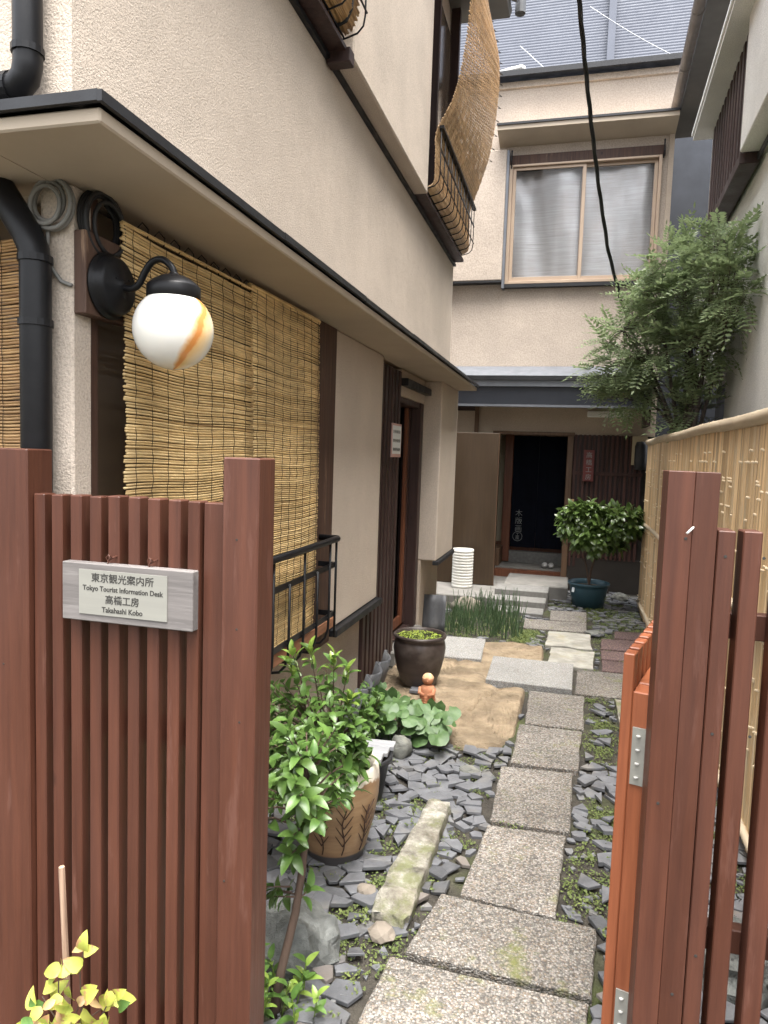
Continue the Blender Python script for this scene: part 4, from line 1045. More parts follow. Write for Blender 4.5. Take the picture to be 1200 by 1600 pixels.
# lantern
la = thing('garden_lantern', 'white ribbed cylindrical lantern on the terrace by the brown door', 'lantern', (-1.17, 8.05, .085))
pr = [(0, 0), (.11, 0)]
for k in range(13):
    z = .008+k*.0335; pr += [(.118, z), (.122, z+.010), (.122, z+.019), (.118, z+.026), (.112, z+.030)]
pr += [(.118, .445), (.10, .447), (.10, .40), (0, .40)]
part('body', MB().lathe(pr, 36, (-1.17, 8.05, .085)), M['plastic_white'], la)

# ================================================================== RIGHT SIDE
fen = thing('bamboo_fence', 'split bamboo fence with rounded bamboo cap on the right of the path', 'fence', (.78, 5, 0))
FX = .776
def culm_mesh(seed, wd):
    rn = random.Random(seed); mb = MB(); H = 1.79; n = 6; pr = []
    nodes = sorted(rn.uniform(.1, 1.75) for _ in range(rn.randint(3, 5)))
    zs = sorted([0, H]+[z+d for z in nodes for d in (-.006, 0, .006)])
    for z in zs:
        k = 1.05 if any(abs(z-q) < 1e-6 for q in nodes) else 1.0
        for i in range(n+1):
            a = math.pi/2+math.pi*i/n; pr.append((wd*.45*k*math.cos(a), wd/2*math.sin(a)*min(k, 1.02), z))
    fs = []
    for j in range(len(zs)-1):
        for i in range(n): a = j*(n+1)+i; fs.append((a, a+1, a+n+2, a+n+1))
    mb.add(pr, fs)
    me = mb.mesh('culm', M['bamboo'], smooth=True)
    nb = MB()
    for z in nodes:
        if rn.random() < .75:
            s = rn.choice((-1, 1)); nb.tube([(-wd*.30, s*.003, z), (-wd*.45-.004, s*.004, z+.003), (-wd*.45-.012, s*.005, z+.006)], [.0058, .0055, .0046], 7)
    me2 = nb
    return me, me2
cm = [culm_mesh(i, w_) for i, w_ in enumerate((.018, .02, .022, .024, .026, .03, .021, .023, .019, .027, .025, .022))]
cwd = (.018, .02, .022, .024, .026, .03, .021, .023, .019, .027, .025, .022)
y = 1.55; nc = 0; stubs = MB()
while y < 8.02 and nc < 296:
    k = random.randrange(12)
    o = put('culm', cm[k][0], fen, T(FX+R_(-.003, .004), y+cwd[k]/2, .0) @ Matrix.Rotation(R_(-.004, .004), 4, 'X'))
    stubs.add([o.matrix_basis @ Vector(v) for v in cm[k][1].v], cm[k][1].f)
    y += cwd[k]*1.12; nc += 1
FE = y
part('branch_stubs', stubs, M['node'], fen, kind='stuff')
part('backing', B(FX+.004, FX+.03, 1.55, FE, .02, 1.78), mat('fence_backing', (.07, .042, .02), rough=.8), fen)
cpz = 1.81
cap = MB(); ys = [1.5]
while ys[-1] < FE: ys.append(ys[-1]+R_(.3, .42))
pp, rr = [], []
for a, b in zip(ys, ys[1:]):
    for d, k in ((.0, 1.0), (.012, 1.06), (.024, 1.0)): pp.append((FX-.004, min(a+d, FE+.02), cpz+.004*math.sin(a*3))); rr.append(.034*k)
pp.append((FX-.004, FE+.03, cpz)); rr.append(.034)
part('cap_rail', MB().tube(pp, rr, 14), M['bamboo_cap'], fen, smooth=True)
for z, lab in ((.95, 1), (.10, 2)):
    pts_ = [(FX-.018, 1.55+k*(FE-1.55)/24, z+.006*math.sin(k)) for k in range(25)]
    part('cross_rail', MB().tube(pts_, [.017*(1.12 if k % 5 == 0 else 1) for k in range(25)], 10), M['bamboo_cap'], fen, smooth=True)

rh = thing('white_house', 'white stucco house with wooden lattice window rising behind the bamboo fence', 'house', (1.5, 5.5, 0))
RROT = T(1.2, 6.5, 0) @ Matrix.Rotation(rad(-1.7), 4, 'Z')
def rbox(x0, x1, y0, y1, z0, z1):      # local: x from the wall face outwards is negative, y along the wall from its corner
    t = B(x0, x1, y0, y1, z0, z1); t.v = [tuple(RROT @ Vector(v)) for v in t.v]; return t
def rmb(mb): mb.v = [tuple(RROT @ Vector(v)) for v in mb.v]; return mb
part('lower_wall', rbox(0, 4, -5.6, 0, 0, 3.55), M['stucco_white'], rh)
part('lower_wall', rbox(.25, 4, 0, 2.2, 0, 2.45), M['gap'], rh)  # recess behind the tree, its shade put into the dark wall colour
part('ledge', rbox(-.02, 4, .0, 2.2, 2.45, 2.58), M['stucco_white'], rh)
part('lower_wall', rbox(.0, 4, .001, 2.2, 2.58, 3.55), M['stucco_white'], rh)
part('upper_wall', rbox(.03, 4, -5.6, 2.2, 3.551, 5.9), M['stucco_white'], rh)
part('projecting_wall', rbox(-.13, .03, -5.6, -.72, 3.86, 5.9), M['stucco_white'], rh, .008)
part('wall_band', rbox(-.015, .0, -5.6, -.70, 3.80, 3.84), M['flashing'], rh)
lw = part('lattice_window', rbox(-.06, .03, -.71, 1.15, 3.86, 4.80), M['slatwood'], rh)
for k in range(13):
    yk = -.69+k*.142
    part('lattice_bar', rbox(-.10, -.061, yk, yk+.075, 3.865, 4.80), M['slatwood'], lw, .004)
part('lattice_sill', rbox(-.13, .0, -.73, 1.18, 3.78, 3.855), M['slatwood'], rh, .004)
hd = MB().extr([(.03, 4.80), (-.26, 4.80), (-.26, 4.86), (.03, 5.0)], 'y', -1.3, 1.30)
part('hood', rmb(hd), M['stucco_white'], rh)
part('hood_edge', rbox(-.275, -.262, -1.31, 1.31, 4.84, 4.875), M['lampwhite'], rh)
ev = MB().extr([(.6, 5.62), (-.30, 5.62), (-.30, 5.70), (.6, 5.98)], 'y', -5.6, 3.2)
part('eave', rmb(ev), M['soffit_r'], rh)
part('roof_slope', rmb(MB().extr([(.6, 5.985), (-.33, 5.705), (-.33, 5.74), (2, 6.6), (4, 6.6), (4, 5.985)], 'y', -5.6, 3.25)), M['rooftile'], rh)
gut = thing('gutter', 'brown roof gutter along the eave of the white house', 'gutter', (.85, 6.5, 5.6))
part('trough', rmb(MB().tube([(-.36, -5.5, 5.62), (-.36, 3.3, 5.62)], .052, 14)), M['gutter'], gut, smooth=True)
for k in range(8): part('strap', rmb(MB().tube([(-.36, -4.2+k*.95, 5.62), (-.36, -4.185+k*.95, 5.62)], .056, 14)), M['gutter'], gut)
# dark sheet for the shaded gap, and the tall building behind
fb = thing('tall_building', 'tall dark blue-grey building with corrugated siding behind the entrance house', 'building', (0, 13.5, 0))
pr = []; z = 0
while z < 15:
    pr += [(13.0, z), (12.998, z+.012), (12.9965, z+.024), (12.998, z+.036)]; z += .046
vs = [(-7, a, b) for a, b in pr]+[(6, a, b) for a, b in pr]; n = len(pr)
part('siding', MB().add(vs, [(i, n+i, n+i+1, i+1) for i in range(n-1)]), M['siding'], fb, kind='stuff')
part('core', B(-7, 6, 13.03, 15, 0, 15), M['siding'], fb)
part('corner_post', B(.18, .30, 12.90, 12.97, 5, 15), M['siding'], fb)
part('gap_shade', B(.98, 2.4, 10.6, 10.8, 0, 6.3), M['gap'], fb)  # sheet closing the gap, shade between the houses put into its colour
solo('vent_pipe', MB().tube([(-1.12, 9.05, 6.28), (-1.0, 9.05, 6.30), (-.86, 9.05, 6.32), (-.84, 9.05, 6.31), (-.83, 9.05, 6.27)], .03, 12), M['galv'], 'pale bent pipe at the roof edge beside the billowing blind', 'pipe', smooth=True)
solo('roof_peg', MB().lathe([(0, 0), (.03, 0), (.035, .08), (.025, .11), (0, .115)], 12, (.36, 9.1, 6.20)), M['plastic_white'], 'small white vent cap on the entrance house roof', 'vent', smooth=True)
solo('guy_cord', MB().tube([(-.10+1.15*k/10, 9.6-.4*k/10, 7.25-1.0*k/10-.03*math.sin(math.pi*k/10)) for k in range(11)], .005, 6), M['rope'], 'pale cord slanting down to the right end of the back roof', 'cord', smooth=True)
solo('guy_cord', MB().tube([(-1.0+.55*k/10, 10.2-.6*k/10, 7.2-.80*k/10) for k in range(11)], .006, 6), M['rope'], 'pale cord slanting down beside the billowing blind', 'cord', smooth=True)
# overhead cable
cp_ = [(-.16, 4.7, 4.72), (-.124, 5.0, 4.592), (-.065, 5.5, 4.41), (.003, 6.0, 4.20), (.09, 6.5, 3.92), (.207, 7.0, 3.55), (.37, 7.5, 3.2), (.545, 8.0, 2.95), (.60, 8.2, 2.86)]
cb = MB(); fine = []
for i in range(len(cp_)-1):
    for k in range(12): fine.append(Vector(cp_[i]).lerp(Vector(cp_[i+1]), k/12))
for ph in (0, 2.1, 4.2):
    cb.tube([p+Vector((math.cos(i*.34+ph)*.009, 0, math.sin(i*.34+ph)*.009)) for i, p in enumerate(fine)], .009, 7)
solo('overhead_cable', cb, M['cable'], 'twisted black overhead cable running down into the tree', 'cable', smooth=True)

# ================================================================== POTS AND GARDEN THINGS
def pot(name, label, prof, c, m, n=40, cat='pot', fill=None, fillz=0, fr=0):
    t = thing(name, label, cat, c)
    mb = MB().lathe(prof, n); me = mb.mesh('body', m, smooth=True); put('body', me, t, T(*c))
    if fill: put('fill', MB().lathe([(fr, 0), (0, .004)], n).mesh('fill', fill), t, T(c[0], c[1], c[2]+fillz))
    return t
wp = pot('water_pot', 'dark brown glazed pot with floating water fern by the side door', [(0, 0), (.112, 0), (.122, .01), (.150, .10), (.172, .20), (.178, .255), (.172, .292), (.164, .306), (.170, .315), (.180, .325), (.180, .340), (.170, .346), (.160, .340), (.156, .31), (.16, .25)], (-.942, 4.62, .045), M['darkpot'], fill=M['water'], fillz=.318, fr=.157)
al = MB()
for _ in range(900):
    a, d = R_(0, 6.28), .152*math.sqrt(random.random())
    x, y = -.942+d*math.cos(a), 4.62+d*math.sin(a)
    if (x+.90)**2+(y-4.68)**2 < .0012: continue
    s = R_(.006, .012); f = frame((x, y, .045+.322+R_(0, .006)), (R_(-1, 1), R_(-1, 1), R_(-.1, .4)))
    al.add([f @ Vector(v) for v in ((-s*.5, 0, 0), (0, -s*.5, 0), (s*.5, 0, .002), (0, s*.6, 0))], [(0, 1, 2, 3)])
put('floating_fern', al.mesh('floating_fern', M['algae'], fixn=False), wp, kind='stuff')
put('foot_slate', MB().box(-.06, .06, -.04, .04, 0, .02).mesh('foot_slate', M['slate'], .002), wp, T(-.90, 4.46, .035))
cpot = pot('stoneware_pot', 'brown stoneware pot with incised branch pattern holding the front shrub', [(0, 0), (.105, 0), (.112, .01), (.130, .08), (.155, .18), (.168, .27), (.170, .33), (.163, .38), (.155, .395), (.146, .39), (.14, .34), (.14, .28)], (-.835, 2.56, .0), M['ceramic'], fill=M['soil'], fillz=.34, fr=.142)
br = MB()
def onpot(a, z):
    r = .1325+(z-.08)*.26 if z < .18 else .158+(z-.18)*.14
    return (-.835+(r+.001)*math.cos(a), 2.56+(r+.001)*math.sin(a), z)
for a0 in (-1.05, -1.62, -.45, -2.2):
    br.tube([onpot(a0+.05*math.sin(k), .07+k*.028) for k in range(8)], .0024, 5)
    for k in range(4):
        z0 = .11+k*.04
        for s_ in (-1, 1): br.tube([onpot(a0+s_*j*.05, z0+j*.012) for j in range(5)], [.0024, .0022, .002, .0018, .001], 5)
part('incised_branches', br, mat('incised_line', (.055, .028, .018), rough=.7), cpot)
tub = pot('planter_tub', 'black plastic tub under grey boards beside the stoneware pot', [(0, 0), (.10, 0), (.108, .02), (.135, .19), (.150, .20), (.152, .222), (.143, .226), (.13, .20)], (-.875, 3.02, 0), M['blacktub'], fill=M['soil'], fillz=.2, fr=.13)
lid = thing('tub_lid', 'grey weathered plank lid lying on the black tub', 'board', (-.84, 3.05, .226))
for k in range(3):
    o = part('plank', MB().obox(T(-.865+.01*k, 2.945+k*.074, .238) @ Matrix.Rotation(rad(6), 4, 'Z'), .225, .070, .02), M['greyboard'], lid, .002)
bp_ = pot('blue_pot', 'blue plastic pot with a camellia in front of the entrance slats', [(0, 0), (.155, 0), (.158, .01), (.165, .012), (.200, .20), (.206, .235), (.222, .242), (.224, .262), (.216, .268), (.20, .262), (.192, .22), (.188, .2)], (.237, 7.93, .01), M['bluepot'], fill=M['soil'], fillz=.215, fr=.192)
put('paper_sticker', MB().box(-.016, .016, -.001, .001, -.025, .025).mesh('paper_sticker', M['paper'], 0), bp_, T(.075, 7.80, .20) @ Matrix.Rotation(rad(-38), 4, 'Z') @ Matrix.Rotation(rad(-10), 4, 'X'))
# terracotta figure
fg = thing('clay_figure', 'small terracotta clay figure standing on the rock slab by the dark pot', 'figurine', (-.815, 4.30, .035))
part('body', MB().lathe([(0, 0), (.046, 0), (.049, .01), (.048, .06), (.046, .09), (.042, .105), (.030, .112), (.026, .118)], 20, (-.815, 4.30, .03)), M['terracotta'], fg, smooth=True)
hdm = MB().lathe([(.036*math.sin(math.pi*k/14), .036-.036*math.cos(math.pi*k/14)) for k in range(15)], 20, (-.815, 4.30, .145))
part('head', hdm, M['terracotta'], fg, smooth=True)
hr = MB().lathe([(.0385*math.sin(math.pi*k/14), .036-.0385*math.cos(math.pi*k/14)) for k in range(8, 15)], 20, (-.815, 4.303, .146)); part('cap', hr, mat('pale_terracotta', (.66, .42, .24), rough=.8), fg, smooth=True)
for s_ in (-1, 1): part('arm', MB().tube([(-.815+s_*.044, 4.292, .125), (-.815+s_*.046, 4.265, .10), (-.815+s_*.012, 4.248, .092)], [.013, .012, .010], 8), M['terracotta'], fg, smooth=True)
part('nose', MB().lathe([(0, -.006), (.005, -.003), (.005, .003), (0, .006)], 8, (-.812, 4.264, .178)), M['terracotta'], fg, smooth=True)
rb = MB()
for z in (.045, .06, .075): rb.tube([(-.815+.0495*math.cos(a*.157-2.6), 4.30+.0495*math.sin(a*.157-2.6), z) for a in range(21)], .0028, 5)
part('robe_folds', rb, M['terracotta'], fg)
# stones
put('boulder', rock('boulder', M['boulder'], 0, (.155, .135, .115), 3, 3, .32, True, .4, 1.2), None, T(-.77, 1.98, .05), label='angular grey boulder behind the left gate post', cat='stone')
put('garden_stone', rock('garden_stone', M['pebble'], 0, (.10, .06, .055), 5, 3, .2, False, .3), None, T(-.665, 3.70, .045), label='flat oval garden stone at the edge of the rock slab', cat='stone')
put('garden_stone', rock('garden_stone', M['pebble'], 0, (.06, .06, .075), 8, 3, .2), None, T(-.80, 3.52, .045), label='dark rounded stone behind the tub lid', cat='stone')
put('garden_stone', rock('garden_stone', M['buff'], 0, (.16, .13, .10), 11, 3, .25), None, T(-.98, 7.15, .05), label='reddish rock behind the horsetails', cat='stone')
put('garden_stone', rock('garden_stone', M['pebble'], 0, (.10, .07, .07), 13, 3, .25, True), None, T(.60, 8.35, .04), label='small dark stone right of the blue pot', cat='stone')
put('garden_stone', rock('garden_stone', M['boulder'], 0, (.13, .16, .12), 21, 3, .3, True), None, T(.56, 2.3, .05), label='grey stone seen through the right gate slats', cat='stone')
n = 40; vs = []; fs = []
prof_k = [(-1, 0), (-1.02, .5), (-1.0, .9), (-.94, .99), (-.6, 1.0), (-.2, 1.01), (.2, 1.0), (.6, 1.01), (.94, .99), (1.0, .9), (1.03, .45), (1, 0)]
for i in range(n+1):
    t = i/n; hw = .057+.006*math.sin(t*4+1); hh = .078*(1-.45*max(0, .30-t)/.3*(.5+.5*math.sin(t*40)))
    for a, b in prof_k:
        p = Vector((a*.9, t*9, b*2))
        nz = noise.noise(p)*.010+noise.noise(p*3.1)*.006
        e = .86 if i in (0, n) else 1
        vs.append((-.518+.03*t+a*hw*e+nz, 2.19+t*.80+(R_(-.02, .02) if i == 0 else 0), max(-.01, b*hh*(.9 if e < 1 else 1)+nz*.8)))
K = len(prof_k)
for i in range(n):
    for k in range(K-1): a = i*K+k; fs.append((a, a+1, a+K+1, a+K))
fs += [tuple(range(K)), tuple(n*K+k for k in range(K-1, -1, -1))]
solo('mossy_kerbstone', MB().add(vs, fs), M['mossrock'], 'long mossy kerbstone lying among the slate chips', 'stone', smooth=True)
# leaning roof tiles
def tile_mesh():
    nx, nz = 26, 4; vs = []; fs = []
    for sgn in (0, .016):
        for j in range(nz+1):
            for i in range(nx+1):
                u = i/nx; x = -.14+.28*u; c = (-.034*math.sin(math.pi*u/.76) if u < .76 else .030*math.sin(math.pi*(u-.76)/.34))
                vs.append((x, c+sgn, .30*j/nz))
    o = (nx+1)*(nz+1)
    for j in range(nz):
        for i in range(nx):
            a = j*(nx+1)+i; fs += [(a, a+1, a+nx+2, a+nx+1), (o+a, o+a+nx+1, o+a+nx+2, o+a+1)]
    for i in range(nx): fs += [(i, o+i, o+i+1, i+1), (nz*(nx+1)+i, nz*(nx+1)+i+1, o+nz*(nx+1)+i+1, o+nz*(nx+1)+i)]
    for j in range(nz): a = j*(nx+1); fs += [(a, a+nx+1, o+a+nx+1, o+a), (a+nx, o+a+nx, o+a+nx+nx+1, a+nx+nx+1)]
    return MB().add(vs, fs).mesh('roof_tile', M['rooftile'], smooth=True)
tm = tile_mesh()
labs = ['grey wavy roof tile leaning against the wall, nearest the dark slat screen', 'grey wavy roof tile leaning against the wall, second from the slat screen', 'grey wavy roof tile leaning against the wall, third from the slat screen', 'grey wavy roof tile leaning against the wall, nearest the front shrub']
for k, (y, dz) in enumerate(((4.14, 1.0), (3.90, .98), (3.66, .96), (3.42, .95))):
    mt = T(-1.135+.012*k, y, .0) @ Matrix.Rotation(rad(90), 4, 'Z') @ Matrix.Rotation(rad(14), 4, 'X') @ Matrix.Diagonal((.92, 1, 1.18*dz, 1))
    put('roof_tile', tm, None, mt, label=labs[k], cat='roof tile', group='roof tiles leaning along the left wall')
put('roof_tile', tm, None, T(-1.13, 6.12, .02) @ Matrix.Rotation(rad(8), 4, 'Z') @ Matrix.Rotation(rad(-14), 4, 'X') @ Matrix.Diagonal((.72, 1, 1.1, 1)), label='grey roof tile standing upright below the bay by the side door', cat='roof tile', group='roof tiles leaning along the left wall')

# ================================================================== PLANTS
def V(*a): return Vector(a)
# front sapling at the gate post
LV = [leaf_mesh('leaf', M['leaf'], L_, W_, f_, c_) for L_, W_, f_, c_ in ((.055, .025, .3, .2), (.06, .027, .2, .35), (.048, .023, .4, .1), (.056, .028, .15, .25))]
LY_ = [leaf_mesh('leaf', M['leaf_yg'], .05, .021, .35, .15), leaf_mesh('leaf', M['leaf_yg'], .058, .023, .3, .25)]
sap = thing('sapling', 'young evergreen tree with thin bent trunk just inside the left gate post', 'tree', (-.745, 1.75, 0))
tr = [V(-.735, 1.74, 0), V(-.725, 1.76, .12), V(-.70, 1.80, .28), V(-.69, 1.82, .40), V(-.69, 1.85, .55), V(-.70, 1.88, .68)]
part('trunk', MB().tube(tr, [.016, .013, .012, .011, .009, .006], 9), M['bark'], sap, smooth=True)
mts = []; tw = MB()
random.seed(21)
for k in range(34):
    a = R_(0, 6.28); z = R_(.50, .80); r0 = R_(.05, .20)*(1-.4*max(0, (z-.65)/.2))
    b = V(-.70, 1.87, .0); s0 = V(-.69, 1.84, min(.66, z-.06)); e = V(-.725+r0*math.cos(a), 1.86+r0*math.sin(a), z+R_(-.02, .05))
    if e.x > -.56: e.x = -.58
    tw.tube([s0, s0.lerp(e, .5)+V(0, 0, .015), e], [.004, .003, .0015], 5); mts += shoot_leaves(s0.lerp(e, .3), e, 7)
for k in range(5):
    s0 = V(-.705+R_(-.02, .02), 1.80, .30+R_(-.02, .08)); e = s0+V(R_(-.09, .10), R_(-.06, .06), R_(-.07, .04)); tw.tube([s0, e], [.003, .0015], 5); mts += shoot_leaves(s0, e, 5)
part('twigs', tw, M['bark'], sap, kind='stuff')
scatter(sap, mts, LV, 260)
# shrub growing from the stoneware pot
shb = thing('potted_shrub', 'glossy light green shrub growing out of the stoneware pot', 'shrub', (-.835, 2.56, .34))
mts = []; yts = []; tw = MB()
for k in range(115):
    a = R_(0, 6.28); rr_ = .29*math.sqrt(random.random()); z = .44+R_(.0, .36)*(1-.5*(rr_/.29)**2)
    s0 = V(-.84, 2.5, .36); e = V(-.90+rr_*math.cos(a), 2.42+rr_*math.sin(a)*.95, z-(.10*random.random() if rr_ > .2 else 0))
    if e.x > -.70: e.x = -.70-R_(0, .06)
    mid = s0.lerp(e, .55)+V(0, 0, .05); tw.tube([s0, mid, e], [.005, .0035, .0015], 5)
    mts += shoot_leaves(s0.lerp(e, .45), e, 8)
for (x, y, z) in ((-.955, 2.36, .86), (-.885, 2.36, .88), (-.80, 2.38, .85), (-.76, 2.42, .80), (-.99, 2.42, .80), (-.74, 2.4, .70)):
    s0 = V(-.84+.4*(x+.84), 2.45, .55); e = V(x, y, z); tw.tube([s0, s0.lerp(e, .5), e], [.004, .003, .0012], 5); mts += shoot_leaves(s0, e, 9, .7); yts += shoot_leaves(s0.lerp(e, .7), e, 6, .55, -.1)
part('twigs', tw, M['bark'], shb, kind='stuff')
scatter(shb, mts, LV, 300); scatter(shb, yts, LY_, 40)
# farfugium and the shrub behind it
ff = thing('leopard_plant', 'clump of broad round leaves at the foot of the left wall', 'plant', (-.85, 3.75, .03))
RL = [round_leaf('leaf', M['leaf_farf'], .052, R_(.02, .22), 18, s_) for s_ in range(7)]
pet = MB(); mts = []
for k in range(84):
    t = random.random(); x, y = -1.08+.47*t+R_(-.06, .06), 3.78-.06*t+R_(-.17, .15)
    z = R_(.08, .27)*(1-.5*t)+.02
    if t > .8: z = R_(.07, .2)
    root = V(x*.7-.86*.3, y*.7+3.75*.3, .03); pet.tube([root, root.lerp(V(x, y, z), .5)+V(0, 0, .03), V(x, y, z)], .0022, 5, False)
    d = V(x+.86+R_(-.2, .2), y-3.82+R_(-.3, .1), -.12)
    mts.append(frame((x, y, z), d, (R_(-.5, .7), -.5+R_(-.6, .4), 1)) @ Matrix.Scale(R_(.5, 1.25), 4))
part('stalks', pet, M['leaf_farf'], ff); scatter(ff, mts, RL, 300)
bs = thing('small_shrub', 'small glossy shrub in front of the leaning roof tiles', 'shrub', (-1.02, 3.55, .02)); mts = []; tw = MB()
for k in range(26):
    a = R_(0, 6.28); rr_ = R_(.03, .15); s0 = V(-1.02, 3.52, .06); e = V(-1.02+rr_*math.cos(a), 3.50+rr_*math.sin(a), R_(.16, .33))
    tw.tube([s0, e], [.004, .0015], 5); mts += shoot_leaves(s0.lerp(e, .4), e, 7)
part('twigs', tw, M['bark'], bs, kind='stuff'); scatter(bs, mts, LV, 180)
# little leaves at the foot of the sapling
gc = thing('ground_plant', 'low green seedlings at the foot of the sapling', 'plant', (-.70, 1.70, 0)); mts = []; tw = MB()
for k in range(12):
    x, y = R_(-.80, -.60), R_(1.62, 1.84); s0 = V(x, y, 0); e = V(x+R_(-.03, .03), y+R_(-.03, .03), R_(.06, .2)); tw.tube([s0, e], .002, 5); mts += shoot_leaves(s0, e, 6, 1.1, .1, (.6, .95))
part('stems', tw, M['leaf_yg'], gc); scatter(gc, mts, LV+LY_, 200)
# camellia in the blue pot
CL = [leaf_mesh('leaf', M['leaf_dark'], L_, W_, .2, c_, n=6) for L_, W_, c_ in ((.10, .05, .2), (.09, .046, .3), (.108, .052, .1))]
ca = thing('camellia', 'dark glossy camellia with two rounded lobes growing in the blue pot', 'shrub', (.237, 7.93, .22))
stm = MB(); base = V(.237, 7.93, .22)
stm.tube([base, V(.25, 7.92, .40), V(.29, 7.9, .60), V(.33, 7.9, .80)], [.014, .012, .010, .007], 8)
stm.tube([V(.24, 7.93, .24), V(.20, 7.92, .45), V(.14, 7.9, .65), V(.10, 7.9, .85)], [.011, .009, .008, .005], 8); mts = []
for c, r, n_ in ((V(.12, 7.86, .93), V(.25, .24, .21), 95), (V(.53, 7.88, .92), V(.24, .24, .22), 95), (V(.30, 7.8, .78), V(.34, .22, .17), 80), (V(.22, 7.85, 1.02), V(.13, .15, .13), 26)):
    for k in range(n_):
        d = V(R_(-1, 1), R_(-1, .6), R_(-.8, 1)).normalized(); rad_ = R_(.55, 1)
        e = c+V(d.x*r.x, d.y*r.y, d.z*r.z)*rad_; s0 = c+(e-c)*.45
        stm.tube([V(.27, 7.9, .62), s0, e], [.005, .003, .0015], 4, False); mts += shoot_leaves(s0, e+d*.02, 7, .9, .3)
part('stems', stm, M['bark'], ca); scatter(ca, mts, CL, 300)
# horsetails
hb = thing('horsetail_bed', 'patch of thin dark green horsetail stems beside the stone steps', 'plant', (-.75, 6.5, 0)); hm = MB()
n_ = 0
while n_ < 330:
    x, y = R_(-1.08, -.36), R_(6.15, 7.05)
    if not inpoly(x, y, BED) or noise.noise(Vector((x*4, y*4, 2))) < -.32: continue
    h = R_(.12, .33)*(1.0 if x > -.95 else .8); lx, ly = R_(-.05, .05), R_(-.05, .05)
    hm.tube([(x, y, 0), (x+lx*.5, y+ly*.5, h*.55), (x+lx, y+ly, h)], [.0036, .0034, .002], 5); n_ += 1
part('stems', hm, M['rush'], hb, kind='stuff')
# yellowing plant by the gate
yp = thing('yellowing_plant', 'yellowing climbing plant with a wooden stake in front of the gate slats', 'plant', (-.93, 1.16, .2))
part('stake', MB().tube([(-.955, 1.17, .0), (-.957, 1.17, .45), (-.966, 1.165, .735)], .0062, 6), M['stake'], yp)
YL = [leaf_mesh('leaf', M['leaf_yellow'], .052, .036, .25, .3, .6, 7), leaf_mesh('leaf', M['leaf_yellow'], .046, .034, .35, .15, .6, 7)]
YB = [leaf_mesh('leaf', M['leaf_brown'], .042, .024, .7, .5, .7, 5)]
YG = [leaf_mesh('leaf', M['leaf'], .05, .03, .25, .2, .6, 5)]
st_ = MB(); my, mb_, mg = [], [], []
random.seed(5)
hubs = [V(-.985, 1.13, .475), V(-.93, 1.12, .50), V(-.875, 1.12, .52), V(-.895, 1.13, .56), V(-.83, 1.13, .50), V(-.815, 1.14, .505), V(-.945, 1.13, .535), V(-.90, 1.11, .455), V(-.96, 1.11, .43), V(-.865, 1.12, .45), V(-.92, 1.12, .41), V(-1.0, 1.12, .44), V(-.84, 1.12, .46), V(-.885, 1.12, .50), V(-.95, 1.1, .47)]
for h in hubs:
    st_.tube([V(-.94, 1.16, .28), (V(-.94, 1.16, .3)+h)/2+V(R_(-.03, .03), 0, .02), h], .0014, 5, False)
    for k in range(4):
        d = V(R_(-1, 1), R_(-.7, .2), R_(-.9, .8)); f = frame(h+V(R_(-.015, .015), R_(-.02, .02), R_(-.015, .015)), d, V(R_(-.4, .4), -1, R_(0, .8)))
        (my if random.random() < .68 else (mb_ if random.random() < .6 else mg)).append(f @ Matrix.Scale(R_(.6, .95), 4))
h = V(-.882, 1.125, .60); st_.tube([V(-.895, 1.13, .56), h], .0014, 5, False)
my += [frame(h, V(.1, -.2, 1), V(0, -1, .2)) @ Matrix.Scale(.8, 4), frame(h, V(.8, -.2, .4), V(0, -1, .5)) @ Matrix.Scale(.65, 4)]; mb_ += [frame(h, V(-1, -.1, .05), V(0, -.5, 1)) @ Matrix.Scale(.7, 4)]
part('stems', st_, M['bark'], yp)
scatter(yp, my, YL); scatter(yp, mb_, YB); scatter(yp, mg, YG)
# tree with pinnate leaves over the fence
tree = thing('pinnate_tree', 'feathery-leaved tree rising above the far end of the bamboo fence', 'tree', (.97, 6.7, 0))
random.seed(11)
blobs = [(V(.82, 6.6, 2.90), V(.36, .5, .34)), (V(.46, 6.75, 2.68), V(.28, .4, .26)), (V(.36, 6.9, 2.45), V(.24, .35, .18)), (V(.98, 5.9, 3.02), V(.18, .5, .32)), (V(1.02, 5.6, 2.78), V(.13, .4, .26)),
         (V(.74, 6.5, 3.22), V(.24, .4, .20)), (V(1.0, 5.9, 3.24), V(.14, .4, .18)), (V(.80, 6.5, 2.52), V(.36, .45, .20)), (V(.56, 6.6, 3.0), V(.22, .35, .22)), (V(1.0, 6.2, 2.5), V(.14, .4, .2)), (V(.95, 6.4, 2.02), V(.14, .35, .12)), (V(.72, 6.75, 2.2), V(.25, .3, .12)), (V(.40, 6.95, 2.16), V(.2, .25, .07)), (V(.55, 6.9, 2.3), V(.2, .3, .10))]
tk = MB(); tw = MB(); ends = []
stems = []
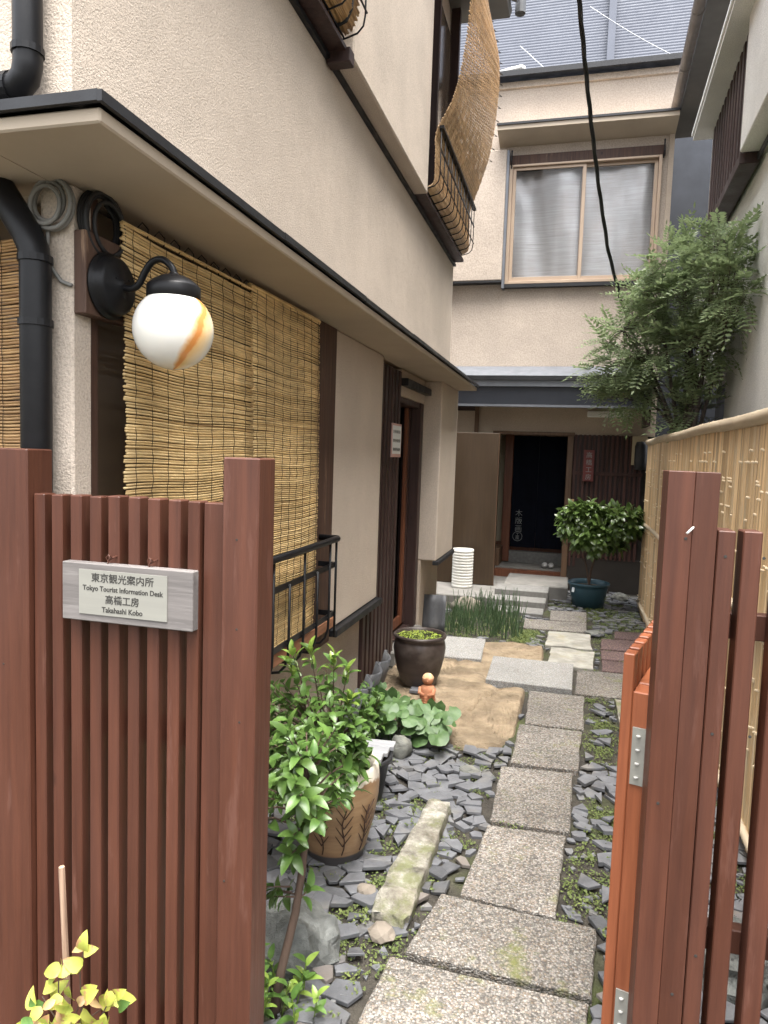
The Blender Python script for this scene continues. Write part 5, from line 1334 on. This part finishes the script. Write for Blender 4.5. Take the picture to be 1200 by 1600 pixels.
for k in range(13):
    a = R_(0, 6.28); b0 = V(.97+R_(-.06, .06), 6.75+R_(-.15, .15), 0); c, r = blobs[k % len(blobs)]
    top = c+V(R_(-.4, .4)*r.x, R_(-.4, .4)*r.y, .3*r.z)
    p = [b0, b0+V(R_(-.03, .03), R_(-.05, .05), 1.5), V(max(.84, b0.x+(top.x-b0.x)*.25), b0.y+(top.y-b0.y)*.3, 1.95), b0.lerp(top, .65)+V(.05, 0, .12*(top.z-1.9)), top]
    p[3] = p[2].lerp(top, .5)+V(.03, 0, .07)
    tk.tube(p, [.024, .021, .017, .012, .005], 8); stems.append(p)
fr = MB()
def frond(o, d, L, up):
    f = frame(o, d, up); n = 6
    for i in range(n+1):
        t = .18+.82*i/n; y = L*t; z = -.25*L*t*t
        ll = L*.27*(1-.35*abs(t-.55)); wl_ = ll*.42
        for s_ in ((-1, 1) if i < n else (0,)):
            dx, dy = (s_*.86, .5) if s_ else (0, 1); px, py = -dy, dx
            q = [(0, 0), (dx*ll*.45+px*wl_*.5, dy*ll*.45+py*wl_*.5), (dx*ll, dy*ll), (dx*ll*.45-px*wl_*.5, dy*ll*.45-py*wl_*.5)]
            dz = R_(-.15, .15)*ll
            fr.add([f @ V(a, y+b, z+(dz if j == 2 else 0)) for j, (a, b) in enumerate(q)], [(0, 1, 2, 3)])
    tw.add([f @ V(-.0012, 0, 0), f @ V(.0012, 0, 0), f @ V(.0006, L, -.25*L), f @ V(-.0006, L, -.25*L)], [(0, 1, 2, 3)])
for c, r in blobs:
    n_ = int(88*(r.x*r.y*r.z/.08)**.55)
    for k in range(n_):
        d = V(R_(-1, 1), R_(-1, 1), R_(-.7, 1)).normalized(); q = R_(.35, 1.0)**.6
        o = c+V(d.x*r.x, d.y*r.y, d.z*r.z)*q
        if o.x > 1.14: o.x = 1.14-R_(0, .06)
        s = min(stems, key=lambda p: (p[-1]-o).length)[-1 if R_(0, 1) < .5 else -2]
        if k % 2 == 0: tw.tube([s, s.lerp(o, .5)+V(0, 0, .03), o], [.006, .004, .002], 4, False)
        for _ in range(3):
            dd = (d*.8+V(R_(-.7, .7), R_(-.8, .5), R_(-.45, .35))).normalized()
            e = o+dd*.14
            if e.x > 1.17: dd.x = -abs(dd.x)
            frond(o+V(R_(-.03, .03), R_(-.03, .03), R_(-.03, .03)), dd, R_(.16, .27), V(R_(-.4, .4), R_(-.5, .3), 1))
part('trunk', tk, M['bark_grey'], tree, smooth=True); part('twigs', tw, M['bark_grey'], tree)
put('crown', fr.mesh('crown', M['leaf_tree'], fixn=False), tree, kind='stuff')
